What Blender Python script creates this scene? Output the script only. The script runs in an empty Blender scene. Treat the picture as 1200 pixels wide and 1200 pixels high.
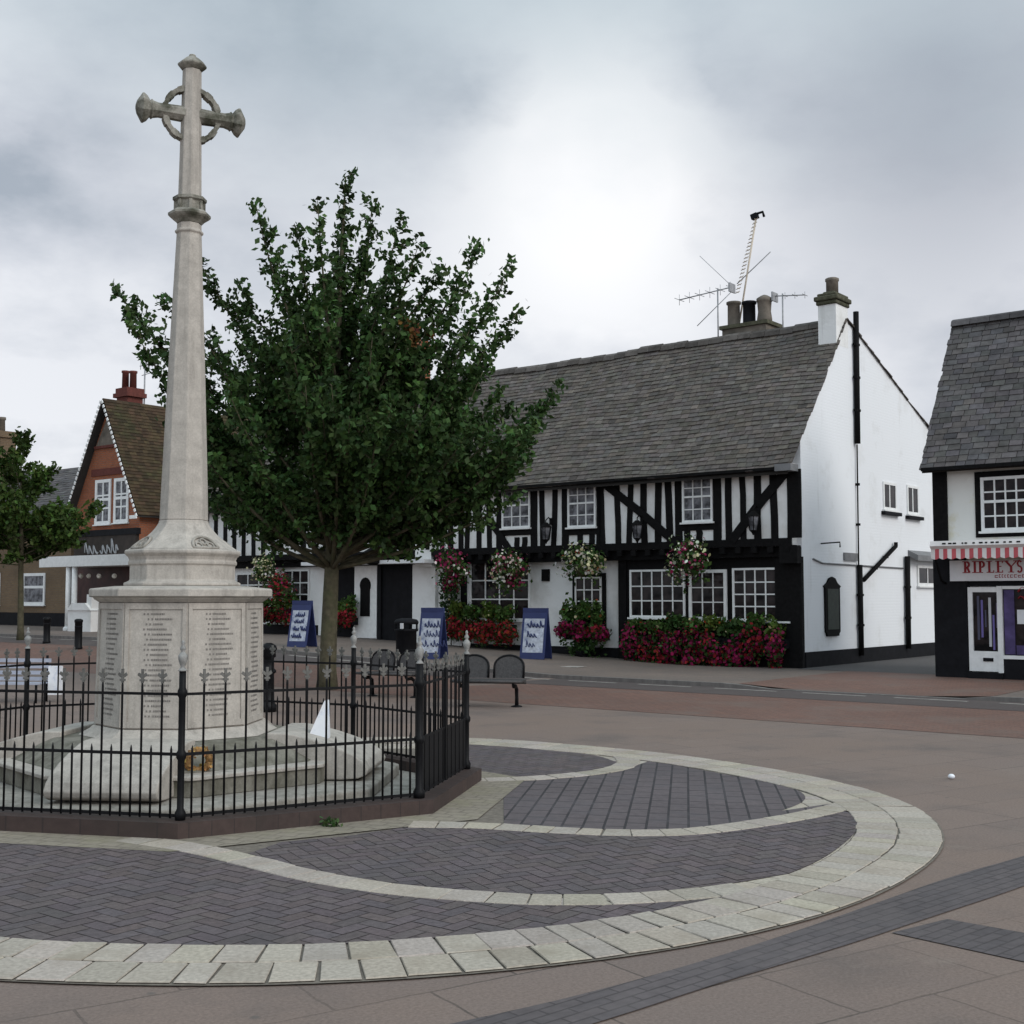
import bpy, math, random
import numpy as np
from math import sin, cos, pi, radians, atan, tan, hypot, sqrt
random.seed(7); rng = np.random.default_rng(7)
scn = bpy.context.scene
COL = scn.collection

# ------------------------------------------------------------------ camera geometry
F = 1450.0; TH = atan(100 / F); CH = 1.7
def ray(px, py):
    x = px - 600; z = 600 - py
    return (x, F * cos(TH) - z * sin(TH), F * sin(TH) + z * cos(TH))
def gp(px, py, z=0.0):
    d = ray(px, py); t = (z - CH) / d[2]; return (d[0] * t, d[1] * t)
def at(px, py, Y):
    d = ray(px, py); t = Y / d[1]; return (d[0] * t, Y, CH + d[2] * t)
P0 = gp(942, 783, .08)
ANG = radians(-39)
EX = (cos(ANG), sin(ANG)); EY = (-sin(ANG), cos(ANG))
def plane(px, py, n, off, P=P0, zb=.08):
    d = ray(px, py); k = (P[0] * n[0] + P[1] * n[1] + off) / (d[0] * n[0] + d[1] * n[1])
    w = (d[0] * k - P[0], d[1] * k - P[1])
    return (w[0] * EX[0] + w[1] * EX[1], w[0] * EY[0] + w[1] * EY[1], CH + d[2] * k - zb)
def fac(px, py, o=0, P=P0, zb=.08):
    v = plane(px, py, EY, o, P, zb); return v[0], v[2]
def gab(px, py, o=0, P=P0, zb=.08):
    v = plane(px, py, EX, o, P, zb); return v[1], v[2]
def uv_of(X, Y):
    w = (X - P0[0], Y - P0[1]); return w[0] * EX[0] + w[1] * EX[1], w[0] * EY[0] + w[1] * EY[1]
def xy_of(u, v):
    return P0[0] + u * EX[0] + v * EY[0], P0[1] + u * EX[1] + v * EY[1]
def sst(t):
    t = max(0., min(1., t)); return t * t * (3 - 2 * t)
def rise(u, v):
    return .034 * max(0, min(13, -u - 3)) * sst((v + 11.5) / 6)
V_RED, V_GREY, V_KERB = -10.8, -7.15, -5.6
def kerb_h(u, v):
    drop = sst((u - 1.2) / .8) * sst((6.2 - u) / .8)
    return .08 - .065 * drop * (1 - sst((v - V_KERB) / 2.0))
def hz(X, Y):
    u, v = uv_of(X, Y)
    return rise(u, v) + (kerb_h(u, v) if v > V_KERB else 0)
def gph(px, py):
    z = 0.
    for _ in range(8):
        p = gp(px, py, z); z = .5 * z + .5 * hz(*p)
    return (p[0], p[1], hz(*p))

# ------------------------------------------------------------------ materials
def new_mat(name):
    m = bpy.data.materials.new(name); m.use_nodes = True
    nt = m.node_tree; b = nt.nodes['Principled BSDF']
    return m, nt, b
def N(nt, t, **kw):
    n = nt.nodes.new(t)
    for k, v in kw.items():
        if k in n.inputs.keys(): n.inputs[k].default_value = v
        else: setattr(n, k, v)
    return n
def L(nt, a, b): nt.links.new(a, b)
def mixc(nt, fac, a, b, blend='MIX'):
    n = nt.nodes.new('ShaderNodeMix'); n.data_type = 'RGBA'; n.blend_type = blend
    for sock, val in ((n.inputs[0], fac), (n.inputs[6], a), (n.inputs[7], b)):
        if hasattr(val, 'is_linked'): L(nt, val, sock)
        else: sock.default_value = (val if not isinstance(val, tuple) or len(val) == 4 else (*val, 1))
    return n.outputs[2]
def ramp(nt, src, p0, p1, c0=(0, 0, 0, 1), c1=(1, 1, 1, 1)):
    r = nt.nodes.new('ShaderNodeValToRGB'); L(nt, src, r.inputs[0])
    r.color_ramp.elements[0].position = p0; r.color_ramp.elements[1].position = p1
    r.color_ramp.elements[0].color = c0; r.color_ramp.elements[1].color = c1
    return r.outputs[0]
def coords(nt, mode='obj', rot=0.0, k=1.0):
    tc = nt.nodes.new('ShaderNodeTexCoord'); o = tc.outputs['Object']
    if mode == 'obj': return o
    if mode == 'world':
        g = nt.nodes.new('ShaderNodeNewGeometry'); o = g.outputs['Position']; mode = 'xy'
    s = nt.nodes.new('ShaderNodeSeparateXYZ'); L(nt, o, s.inputs[0])
    c = nt.nodes.new('ShaderNodeCombineXYZ')
    if mode == 'xy':
        L(nt, s.outputs[0], c.inputs[0]); L(nt, s.outputs[1], c.inputs[1])
    elif mode == 'wall':          # u = x + y, v = z  (walls along either axis)
        a = N(nt, 'ShaderNodeMath', operation='ADD'); L(nt, s.outputs[0], a.inputs[0]); L(nt, s.outputs[1], a.inputs[1])
        L(nt, a.outputs[0], c.inputs[0]); L(nt, s.outputs[2], c.inputs[1])
    if rot:
        m = nt.nodes.new('ShaderNodeMapping'); m.inputs['Rotation'].default_value = (0, 0, rot); L(nt, c.outputs[0], m.inputs[0]); return m.outputs[0]
    return c.outputs[0]
def noise(nt, vec, scale, detail=4, rough=.6):
    n = N(nt, 'ShaderNodeTexNoise', Scale=scale, Detail=detail, Roughness=rough)
    if vec is not None: L(nt, vec, n.inputs['Vector'])
    return n.outputs['Fac']
def bump(nt, b, h, strength=.3, dist=.02):
    n = N(nt, 'ShaderNodeBump', Strength=strength, Distance=dist); L(nt, h, n.inputs['Height']); L(nt, n.outputs[0], b.inputs['Normal'])
def simple(name, c, rough=.7, var=.25, scale=6., tone=False, bmp=.15, metal=0., spec=.3, mode='obj', dirt_or_shade=None, dscale=.8):
    m, nt, b = new_mat(name)
    v = coords(nt, mode)
    n1 = noise(nt, v, scale, 6)
    dk = tuple(x * (1 - var) for x in c); lt = tuple(min(1, x * (1 + var)) for x in c)
    col = mixc(nt, ramp(nt, n1, .3, .7), dk, lt)
    if dirt_or_shade:
        n2 = noise(nt, v, dscale, 8, .65)
        col = mixc(nt, ramp(nt, n2, .5, .72), col, dirt_or_shade)
    if tone:
        a = N(nt, 'ShaderNodeAttribute', attribute_name='tone')
        col = mixc(nt, 1.0, col, a.outputs['Color'], 'MULTIPLY')
    L(nt, col, b.inputs['Base Color'])
    b.inputs['Roughness'].default_value = rough; b.inputs['Metallic'].default_value = metal
    b.inputs['Specular IOR Level'].default_value = spec
    if bmp: bump(nt, b, n1, bmp, .01)
    return m
def colattr(name, rough=.6, trans=0.):
    m, nt, b = new_mat(name)
    a = N(nt, 'ShaderNodeAttribute', attribute_name='tone'); L(nt, a.outputs['Color'], b.inputs['Base Color'])
    b.inputs['Roughness'].default_value = rough; b.inputs['Specular IOR Level'].default_value = .12
    if trans:
        t = N(nt, 'ShaderNodeBsdfTranslucent'); L(nt, a.outputs['Color'], t.inputs[0])
        mx = N(nt, 'ShaderNodeMixShader'); mx.inputs[0].default_value = trans
        out = nt.nodes['Material Output']; L(nt, b.outputs[0], mx.inputs[1]); L(nt, t.outputs[0], mx.inputs[2]); L(nt, mx.outputs[0], out.inputs[0])
    return m
def brickmat(name, c1, c2, mortar, bw, bh, ms=.01, mode='xy', rot=0., rough=.8, offset=.5, stain=None, sscale=.5, bs=.5, var=.2, freq=2, lo=.48, hi=.75):
    m, nt, b = new_mat(name)
    v = coords(nt, mode, rot)
    t = N(nt, 'ShaderNodeTexBrick', Color1=(*c1, 1), Color2=(*c2, 1), Mortar=(*mortar, 1), Scale=1.0)
    t.inputs['Mortar Size'].default_value = ms; t.inputs['Brick Width'].default_value = bw; t.inputs['Row Height'].default_value = bh
    t.inputs['Mortar Smooth'].default_value = .15; t.offset = offset; t.offset_frequency = freq
    L(nt, v, t.inputs['Vector'])
    n1 = noise(nt, v, 14, 6)
    col = mixc(nt, 1., t.outputs['Color'], ramp(nt, n1, .25, .75, (1 - var,) * 3 + (1,), (1 + var,) * 3 + (1,)), 'MULTIPLY')
    if stain:
        n2 = noise(nt, v, sscale, 8, .68); col = mixc(nt, ramp(nt, n2, lo, hi), col, stain)
    n3 = noise(nt, v, sscale * .37, 5, .6)
    col = mixc(nt, 1., col, ramp(nt, n3, .3, .7, (.84, .84, .84, 1), (1.12, 1.12, 1.12, 1)), 'MULTIPLY')
    L(nt, col, b.inputs['Base Color']); b.inputs['Roughness'].default_value = rough; b.inputs['Specular IOR Level'].default_value = .25
    inv = N(nt, 'ShaderNodeMath', operation='SUBTRACT'); inv.inputs[0].default_value = 1; L(nt, t.outputs['Fac'], inv.inputs[1])
    ad = N(nt, 'ShaderNodeMath', operation='MULTIPLY_ADD'); L(nt, n1, ad.inputs[0]); ad.inputs[1].default_value = .25; L(nt, inv.outputs[0], ad.inputs[2])
    bump(nt, b, ad.outputs[0], bs, .008)
    return m

M = {}
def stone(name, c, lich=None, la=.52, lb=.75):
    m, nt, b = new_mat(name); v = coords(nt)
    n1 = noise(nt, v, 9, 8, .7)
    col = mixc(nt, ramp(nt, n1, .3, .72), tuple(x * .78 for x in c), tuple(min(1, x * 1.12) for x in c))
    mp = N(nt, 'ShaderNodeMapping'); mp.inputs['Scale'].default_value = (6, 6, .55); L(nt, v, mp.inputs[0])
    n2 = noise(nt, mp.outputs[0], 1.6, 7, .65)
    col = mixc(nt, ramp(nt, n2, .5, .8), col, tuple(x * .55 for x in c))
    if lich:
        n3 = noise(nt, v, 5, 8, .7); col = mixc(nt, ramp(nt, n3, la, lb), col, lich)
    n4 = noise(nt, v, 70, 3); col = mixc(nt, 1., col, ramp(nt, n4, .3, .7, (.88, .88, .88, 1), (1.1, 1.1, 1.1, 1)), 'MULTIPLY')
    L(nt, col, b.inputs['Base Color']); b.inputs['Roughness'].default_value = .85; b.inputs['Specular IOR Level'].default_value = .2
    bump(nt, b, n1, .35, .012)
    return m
M['stone'] = stone('portland_stone', (.455, .415, .37))
M['stone_dark'] = stone('weathered_stone', (.33, .31, .27), (.075, .075, .055), .40, .60)
M['stone_riser'] = stone('dark_step_stone', (.235, .22, .185), (.09, .085, .062), .42, .7)  # darker stone for the step riser and slope
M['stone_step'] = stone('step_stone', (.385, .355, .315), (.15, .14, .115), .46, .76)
M['inscr'] = simple('inscription_paint', (.20, .18, .165), .8, .3, 30, bmp=0)
def plaza_mat():
    m, nt, b = new_mat('plaza_paving'); v = coords(nt, 'world', radians(-33))
    t = N(nt, 'ShaderNodeTexBrick', Color1=(.214, .162, .138, 1), Color2=(.184, .142, .124, 1), Mortar=(.10, .08, .07, 1), Scale=1.0)
    t.inputs['Mortar Size'].default_value = .008; t.inputs['Brick Width'].default_value = .9; t.inputs['Row Height'].default_value = .6; t.inputs['Mortar Smooth'].default_value = .4
    wob = noise(nt, v, 6, 3); wv = N(nt, 'ShaderNodeVectorMath', operation='ADD'); wm = N(nt, 'ShaderNodeVectorMath', operation='SCALE'); cmb = N(nt, 'ShaderNodeCombineXYZ')
    L(nt, wob, cmb.inputs[0]); L(nt, wob, cmb.inputs[1]); L(nt, cmb.outputs[0], wm.inputs[0]); wm.inputs['Scale'].default_value = .03; L(nt, v, wv.inputs[0]); L(nt, wm.outputs[0], wv.inputs[1]); L(nt, wv.outputs[0], t.inputs['Vector'])
    col = t.outputs['Color']
    big = noise(nt, v, .33, 7, .62); col = mixc(nt, ramp(nt, big, .38, .62), col, (.208, .153, .126))
    tint = noise(nt, v, .8, 6, .6); col = mixc(nt, ramp(nt, tint, .52, .70), col, (.152, .120, .106))
    pale = noise(nt, v, 1.9, 7, .7); col = mixc(nt, ramp(nt, pale, .58, .80), col, (.235, .188, .158))
    grain = noise(nt, v, 55, 5, .75); col = mixc(nt, 1., col, ramp(nt, grain, .28, .72, (.72, .72, .72, 1), (1.26, 1.26, 1.26, 1)), 'MULTIPLY')
    vo = N(nt, 'ShaderNodeTexVoronoi', Scale=2.6); L(nt, v, vo.inputs['Vector']); vo.inputs['Randomness'].default_value = 1
    gum = ramp(nt, vo.outputs['Distance'], .045, .075, (1, 1, 1, 1), (0, 0, 0, 1)); gs = N(nt, 'ShaderNodeMath', operation='MULTIPLY'); L(nt, gum, gs.inputs[0]); gs.inputs[1].default_value = .7
    col = mixc(nt, gs.outputs[0], col, (.115, .10, .09))
    v2 = N(nt, 'ShaderNodeTexVoronoi', Scale=.9); L(nt, v, v2.inputs['Vector']); v2.feature = 'DISTANCE_TO_EDGE'
    L(nt, col, b.inputs['Base Color']); b.inputs['Roughness'].default_value = .82; b.inputs['Specular IOR Level'].default_value = .25
    ad = N(nt, 'ShaderNodeMath', operation='MULTIPLY_ADD'); L(nt, t.outputs['Fac'], ad.inputs[0]); ad.inputs[1].default_value = -1.2; L(nt, grain, ad.inputs[2]); bump(nt, b, ad.outputs[0], .35, .006)
    return m
M['ground'] = plaza_mat()
M['ringbase'] = simple('ring_bed', (.17, .145, .12), .9, .3, 20)
M['petal0'] = brickmat('block_paving_a', (.135, .116, .122), (.098, .087, .096), (.048, .043, .045), .2, .1, .010, 'world', radians(8), stain=(.092, .082, .09), sscale=1.4, bs=.6)
M['petal1'] = brickmat('block_paving_b', (.138, .118, .122), (.10, .088, .096), (.048, .043, .045), .2, .1, .010, 'world', radians(-14), stain=(.095, .085, .092), sscale=1.4, bs=.6)
M['petal2'] = brickmat('block_paving_c', (.12, .099, .101), (.11, .091, .094), (.04, .036, .038), .3, .155, .010, 'world', radians(-82), stain=(.1, .09, .096), sscale=1.4, bs=.6)
M['blueband'] = brickmat('blue_brick_band', (.115, .097, .097), (.098, .085, .087), (.07, .06, .06), .21, .068, .006, 'world', radians(-42), stain=(.13, .112, .11), sscale=1.2, bs=.5)
M['redroad'] = brickmat('red_block_road', (.20, .108, .08), (.165, .094, .074), (.11, .075, .065), .2, .1, .008, 'world', -ANG, stain=(.165, .125, .105), sscale=.7, bs=.4)
M['asphalt'] = simple('asphalt_road', (.085, .068, .064), .85, .18, 25, mode='world', dirt_or_shade=(.11, .088, .08), dscale=.7)
M['pave'] = brickmat('pavement_slabs', (.182, .142, .12), (.165, .132, .113), (.125, .106, .095), .6, .45, .010, 'world', -ANG, stain=(.145, .122, .11), sscale=.8, bs=.25)
M['alley'] = simple('alley_tarmac', (.085, .078, .076), .9, .2, 20, mode='world')
M['kerb'] = simple('kerb_stone', (.17, .155, .145), .85, .25, 8, mode='world')
M['roadpaint'] = simple('road_paint', (.36, .33, .30), .7, .25, 9, mode='world', dirt_or_shade=(.2, .18, .17), dscale=3)
M['setts'] = simple('granite_setts', (.395, .352, .30), .85, .24, 40, tone=True, mode='world', dirt_or_shade=(.31, .268, .22), dscale=2.6, bmp=.3)
M['block'] = simple('paving_block', (.112, .091, .091), .8, .25, 26, tone=True, mode='world', dirt_or_shade=(.082, .07, .072), dscale=.9, bmp=.3)
M['joint'] = simple('block_joint', (.08, .066, .066), .9, .2, 20, mode='world')
M['apron'] = brickmat('apron_setts', (.27, .232, .185), (.245, .212, .168), (.2, .17, .135), .16, .12, .010, 'world', radians(20), stain=(.25, .225, .15), sscale=2.2, bs=.5)
M['curb'] = brickmat('brick_curb', (.062, .042, .037), (.052, .036, .033), (.04, .03, .028), .225, .2, .006, 'wall', stain=(.043, .034, .03), sscale=1.2, bs=.3, rough=.7)
M['iron'] = simple('black_iron', (.007, .007, .008), .5, .3, 30, bmp=.1, spec=.15)
M['finial'] = simple('finial_paint', (.26, .255, .245), .5, .35, 25, bmp=.1)
M['silver'] = simple('silver_paint', (.13, .125, .115), .5, .3, 30, bmp=.1)
def painted(name, c, dirt_or_shade, brick=False, d0=.55, d1=.85):
    m, nt, b = new_mat(name); v = coords(nt, 'wall'); vo = coords(nt)
    n1 = noise(nt, vo, 1.1, 8, .65); col = mixc(nt, ramp(nt, n1, d0, d1), c, dirt_or_shade)
    mp = N(nt, 'ShaderNodeMapping'); mp.inputs['Scale'].default_value = (3, 3, .3); L(nt, vo, mp.inputs[0])
    n2 = noise(nt, mp.outputs[0], 1.2, 6, .6); col = mixc(nt, ramp(nt, n2, .62, .95), col, tuple(x * .82 for x in dirt_or_shade))
    L(nt, col, b.inputs['Base Color']); b.inputs['Roughness'].default_value = .75; b.inputs['Specular IOR Level'].default_value = .2
    n3 = noise(nt, vo, 7, 5)
    if brick:
        t = N(nt, 'ShaderNodeTexBrick', Scale=1.); t.inputs['Brick Width'].default_value = .225; t.inputs['Row Height'].default_value = .075
        t.inputs['Mortar Size'].default_value = .012; t.inputs['Mortar Smooth'].default_value = .5; L(nt, v, t.inputs['Vector'])
        ad = N(nt, 'ShaderNodeMath', operation='MULTIPLY_ADD'); L(nt, t.outputs['Fac'], ad.inputs[0]); ad.inputs[1].default_value = -.5; L(nt, n3, ad.inputs[2])
        bump(nt, b, ad.outputs[0], .22, .015)
    else: bump(nt, b, n3, .35, .03)
    return m
M['white'] = painted('white_render', (.79, .785, .775), (.54, .525, .49), False, .48, .8)
M['whitebrick'] = painted('white_painted_brick', (.80, .81, .83), (.60, .595, .58), True, .55, .9)
M['stained'] = painted('stained_render', (.78, .77, .73), (.62, .55, .33), False, .5, .7)
M['black'] = simple('black_timber', (.007, .0065, .0068), .7, .4, 12, bmp=.3, spec=.1)
M['blackbase'] = simple('black_plinth_paint', (.010, .010, .012), .7, .3, 6, bmp=.3, spec=.12)
M['tile'] = simple('stone_tiles', (.122, .109, .10), .9, .3, 7, tone=True, dirt_or_shade=(.098, .086, .076), dscale=1.1, bmp=.4, spec=.15)
M['slate'] = simple('grey_slate', (.105, .098, .10), .85, .25, 7, tone=True, dirt_or_shade=(.08, .074, .074), dscale=.9, bmp=.3, spec=.15)
M['mosstile'] = simple('mossy_tiles', (.052, .034, .018), .9, .3, 5, tone=True, dirt_or_shade=(.035, .042, .016), dscale=.6, bmp=.3)
M['under'] = simple('roof_underside', (.03, .027, .025), .9, .2, 5)
M['redbrick'] = brickmat('red_brick', (.36, .115, .05), (.29, .09, .042), (.2, .13, .1), .225, .075, .01, 'wall', stain=(.23, .085, .045), sscale=.8)
M['tanbrick'] = brickmat('tan_brick', (.19, .125, .07), (.15, .10, .06), (.15, .12, .09), .225, .075, .01, 'wall', stain=(.12, .085, .055), sscale=.8)
M['frame'] = simple('white_window_paint', (.78, .78, .77), .5, .08, 8, bmp=.05)
def glass(name, c1, c2, sc=2.5, rough=.06):
    m, nt, b = new_mat(name); v = coords(nt)
    n1 = noise(nt, v, sc, 3); L(nt, mixc(nt, ramp(nt, n1, .4, .62), c1, c2), b.inputs['Base Color'])
    b.inputs['Roughness'].default_value = rough; b.inputs['Specular IOR Level'].default_value = .14
    n2 = noise(nt, v, 1.5, 2); bump(nt, b, n2, .08, .05)
    return m
M['glass'] = glass('dark_glass', (.006, .006, .007), (.035, .026, .026))  # noise between the two tones stands in for reflections in the panes
M['net'] = glass('net_curtain_glass', (.045, .045, .05), (.22, .22, .24), 4)
M['clay'] = simple('red_clay', (.12, .035, .027), .8, .25, 10)
M['potbuff'] = simple('buff_clay', (.17, .145, .12), .85, .3, 8, dirt_or_shade=(.05, .048, .04), dscale=2)
M['cap'] = simple('mossy_cement', (.085, .082, .055), .95, .4, 10, dirt_or_shade=(.04, .042, .02), dscale=3)
M['alu'] = simple('dull_aluminium', (.33, .33, .34), .5, .2, 10, bmp=0, metal=.3)
M['bark'] = simple('tree_bark', (.075, .066, .042), .95, .4, 9, bmp=.8, dirt_or_shade=(.06, .07, .03), dscale=2)
M['leaf'] = colattr('tree_leaf', .55, .25)
M['petal'] = colattr('flower_petal', .6, .15)
M['paint'] = colattr('painted_board', .5)
M['blue'] = simple('blue_board', (.025, .035, .11), .45, .15, 5, bmp=0)
M['chalk'] = simple('chalk_writing', (.62, .64, .68), .8, .15, 20, bmp=0)
M['chalkboard'] = simple('chalked_panel', (.46, .49, .56), .7, .3, 9, bmp=0, dirt_or_shade=(.12, .15, .27), dscale=4)
M['redletter'] = simple('red_lettering', (.28, .018, .025), .5, .1, 5, bmp=0)
M['signwhite'] = simple('sign_white', (.70, .70, .71), .45, .08, 3, bmp=0)
M['awnwhite'] = simple('awning_white', (.72, .68, .66), .7, .08, 5, bmp=.05)
M['awnred'] = simple('awning_red', (.52, .10, .115), .7, .12, 5, bmp=.05)
M['purple'] = simple('purple_display', (.07, .05, .14), .6, .5, 4, bmp=0)
M['cloth'] = simple('hanging_clothes', (.16, .16, .26), .8, .6, 8, bmp=0)
M['grey'] = simple('grey_lead', (.18, .18, .185), .6, .2, 6)
M['paper'] = simple('white_paper', (.78, .79, .82), .6, .05, 5, dirt_or_shade=(.5, .54, .66), dscale=9)  # bluish mottling is shading put into the paper colour
M['bronze'] = simple('dark_green_board', (.018, .028, .02), .5, .5, 9, bmp=.3)
M['mesh'] = simple('grey_bench_mesh', (.055, .052, .052), .6, .35, 40)
M['steel'] = simple('pale_steel_slat', (.36, .38, .45), .4, .15, 6, bmp=0)
M['bulb'] = simple('white_lamp_globe', (.85, .83, .75), .3, .05, 5, bmp=0)
M['tanflower'] = simple('dried_flowers', (.30, .17, .07), .9, .5, 40)
M['soil'] = simple('basket_moss', (.05, .05, .025), .95, .4, 20)

# ------------------------------------------------------------------ mesh builder
class MB:
    def __init__(s): s.v = []; s.f = []; s.t = []; s.m = []; s.sm = []
    def add(s, vs, fs, tone=1., mi=0, smooth=False):
        o = len(s.v); s.v += [tuple(p) for p in vs]
        for f in fs:
            s.f.append([i + o for i in f]); s.t.append(tone); s.m.append(mi); s.sm.append(smooth)
    def box(s, x0, x1, y0, y1, z0, z1, **k):
        vs = [(x, y, z) for z in (z0, z1) for y in (y0, y1) for x in (x0, x1)]
        s.add(vs, [(0, 2, 3, 1), (4, 5, 7, 6), (0, 1, 5, 4), (2, 6, 7, 3), (0, 4, 6, 2), (1, 3, 7, 5)], **k)
    def obox(s, c, ax, ay, az, **k):      # oriented box, half axes
        c = np.array(c, float); ax, ay, az = (np.array(a, float) for a in (ax, ay, az))
        vs = [c + i * ax + j * ay + l * az for l in (-1, 1) for j in (-1, 1) for i in (-1, 1)]
        s.add(vs, [(0, 2, 3, 1), (4, 5, 7, 6), (0, 1, 5, 4), (2, 6, 7, 3), (0, 4, 6, 2), (1, 3, 7, 5)], **k)
    def bar(s, a, b, w, d, up=(0, 1, 0), **k):   # rectangular bar from a to b, width w in-plane, d along up
        a = np.array(a, float); b = np.array(b, float); t = b - a; l = np.linalg.norm(t); t /= l
        up = np.array(up, float); up -= t * (up @ t); up /= np.linalg.norm(up); sd = np.cross(t, up)
        s.obox((a + b) / 2, t * l / 2, sd * w / 2, up * d / 2, **k)
    def tube(s, pts, r, n=8, smooth=True, cap=True, **k):
        pts = [np.array(p, float) for p in pts]; rs = r if hasattr(r, '__len__') else [r] * len(pts)
        vs = []; ref = None
        for i, p in enumerate(pts):
            t = pts[min(i + 1, len(pts) - 1)] - pts[max(i - 1, 0)]; t /= (np.linalg.norm(t) + 1e-9)
            if ref is None:
                ref = np.array((1., 0, 0)) if abs(t[0]) < .8 else np.array((0, 1., 0))
            ref = ref - t * (ref @ t); ref /= np.linalg.norm(ref); q = np.cross(t, ref)
            for j in range(n):
                a = 2 * pi * j / n; vs.append(p + rs[i] * (cos(a) * ref + sin(a) * q))
        fs = [(i * n + j, i * n + (j + 1) % n, (i + 1) * n + (j + 1) % n, (i + 1) * n + j) for i in range(len(pts) - 1) for j in range(n)]
        if cap: fs += [tuple(range(n - 1, -1, -1)), tuple((len(pts) - 1) * n + j for j in range(n))]
        s.add(vs, fs, smooth=smooth, **k)
    def lathe(s, prof, n=16, rot=0., c=(0, 0, 0), smooth=True, **k):
        vs = []; 
        for r, z in prof:
            for j in range(n):
                a = 2 * pi * j / n + rot; vs.append((c[0] + r * cos(a), c[1] + r * sin(a), c[2] + z))
        fs = [(i * n + j, i * n + (j + 1) % n, (i + 1) * n + (j + 1) % n, (i + 1) * n + j) for i in range(len(prof) - 1) for j in range(n)]
        fs += [tuple(range(n - 1, -1, -1)), tuple((len(prof) - 1) * n + j for j in range(n))]
        s.add(vs, fs, smooth=smooth, **k)
    def oct(s, prof, c=(0, 0, 0), rot=0., **k):   # octagonal loft; profile gives apothem, z
        s.lathe([(a / cos(pi / 8), z) for a, z in prof], 8, pi / 8 + rot, c, smooth=False, **k)
    def prism(s, poly, a, b, fn, **k):    # poly of (p,q) extruded from a to b ; fn(p,q,t)->xyz
        n = len(poly); vs = [fn(p, q, a) for p, q in poly] + [fn(p, q, b) for p, q in poly]
        s.add(vs, [tuple(range(n - 1, -1, -1)), tuple(range(n, 2 * n))] + [(i, (i + 1) % n, n + (i + 1) % n, n + i) for i in range(n)], **k)
    def ico(s, c, r, sq=(1, 1, 1), n=8, **k):
        prof = [(r * sin(pi * i / n), -r * cos(pi * i / n)) for i in range(n + 1)]
        prof[0] = (r * .02, -r); prof[-1] = (r * .02, r)
        vs0 = len(s.v); s.lathe(prof, 2 * n, 0, (0, 0, 0), **k)
        for i in range(vs0, len(s.v)):
            x, y, z = s.v[i]; s.v[i] = (c[0] + x * sq[0], c[1] + y * sq[1], c[2] + z * sq[2])
    def build(s, name, mats, parent=None, loc=(0, 0, 0), rz=0., bevel=0.):
        me = bpy.data.meshes.new(name); me.from_pydata(s.v, [], s.f)
        if not isinstance(mats, (list, tuple)): mats = [mats]
        for m in mats: me.materials.append(M[m] if isinstance(m, str) else m)
        me.polygons.foreach_set('material_index', s.m); me.polygons.foreach_set('use_smooth', s.sm)
        at_ = me.attributes.new('tone', 'FLOAT_COLOR', 'FACE')
        buf = []
        for t in s.t:
            if isinstance(t, (int, float)): buf += [t, t, t, 1.]
            else: buf += [t[0], t[1], t[2], 1.]
        at_.data.foreach_set('color', buf)
        me.update()
        import bmesh
        if len(s.f) < 4000:
            bm = bmesh.new(); bm.from_mesh(me); bmesh.ops.recalc_face_normals(bm, faces=bm.faces); bm.to_mesh(me); bm.free()
        o = bpy.data.objects.new(name, me); COL.objects.link(o)
        o.location = loc; o.rotation_euler = (0, 0, rz)
        if parent: o.parent = parent
        if bevel:
            md = o.modifiers.new('bevel', 'BEVEL'); md.width = bevel; md.segments = 2; md.limit_method = 'ANGLE'; md.angle_limit = radians(40)
        return o
def quads(name, centers, u, v, tones, mat, parent, shape='quad'):
    """numpy bulk of small leaf/petal faces: centre, half-axis u, half-axis v"""
    n = len(centers)
    if shape == 'leaf':
        vs = np.stack([centers - u, centers - v * .9 - u * .1, centers + u * .35 - v * .55, centers + u, centers + u * .35 + v * .55, centers + v * .9 - u * .1], 1); k = 6
    else:
        vs = np.stack([centers + u * cos(a) + v * sin(a) for a in (0, pi / 3, 2 * pi / 3, pi, 4 * pi / 3, 5 * pi / 3)], 1); k = 6
    me = bpy.data.meshes.new(name)
    me.vertices.add(n * k); me.vertices.foreach_set('co', vs.reshape(-1).astype(np.float32))
    me.loops.add(n * k); me.loops.foreach_set('vertex_index', np.arange(n * k, dtype=np.int32))
    me.polygons.add(n); me.polygons.foreach_set('loop_start', np.arange(n, dtype=np.int32) * k)
    me.update(calc_edges=True)
    a = me.attributes.new('tone', 'FLOAT_COLOR', 'FACE')
    a.data.foreach_set('color', np.concatenate([tones, np.ones((n, 1))], 1).reshape(-1).astype(np.float32))
    me.materials.append(M[mat]); me.validate()
    o = bpy.data.objects.new(name, me); COL.objects.link(o)
    if parent: o.parent = parent
    return o
def tag(o, label, cat, group=None, kind=None):
    if label: o['label'] = label
    if cat: o['category'] = cat
    if group: o['group'] = group
    if kind: o['kind'] = kind
    return o
def thing(name, loc, label, cat, rz=0., group=None):
    o = bpy.data.objects.new(name, None); COL.objects.link(o); o.location = loc; o.rotation_euler = (0, 0, rz)
    o.empty_display_size = .2
    return tag(o, label, cat, group)
def struct(o): o['kind'] = 'structure'; return o
def copy_tree(o, parent=None):
    c = o.copy(); COL.objects.link(c)
    if parent: c.parent = parent
    for ch in list(o.children): copy_tree(ch, c)
    return c
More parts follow.
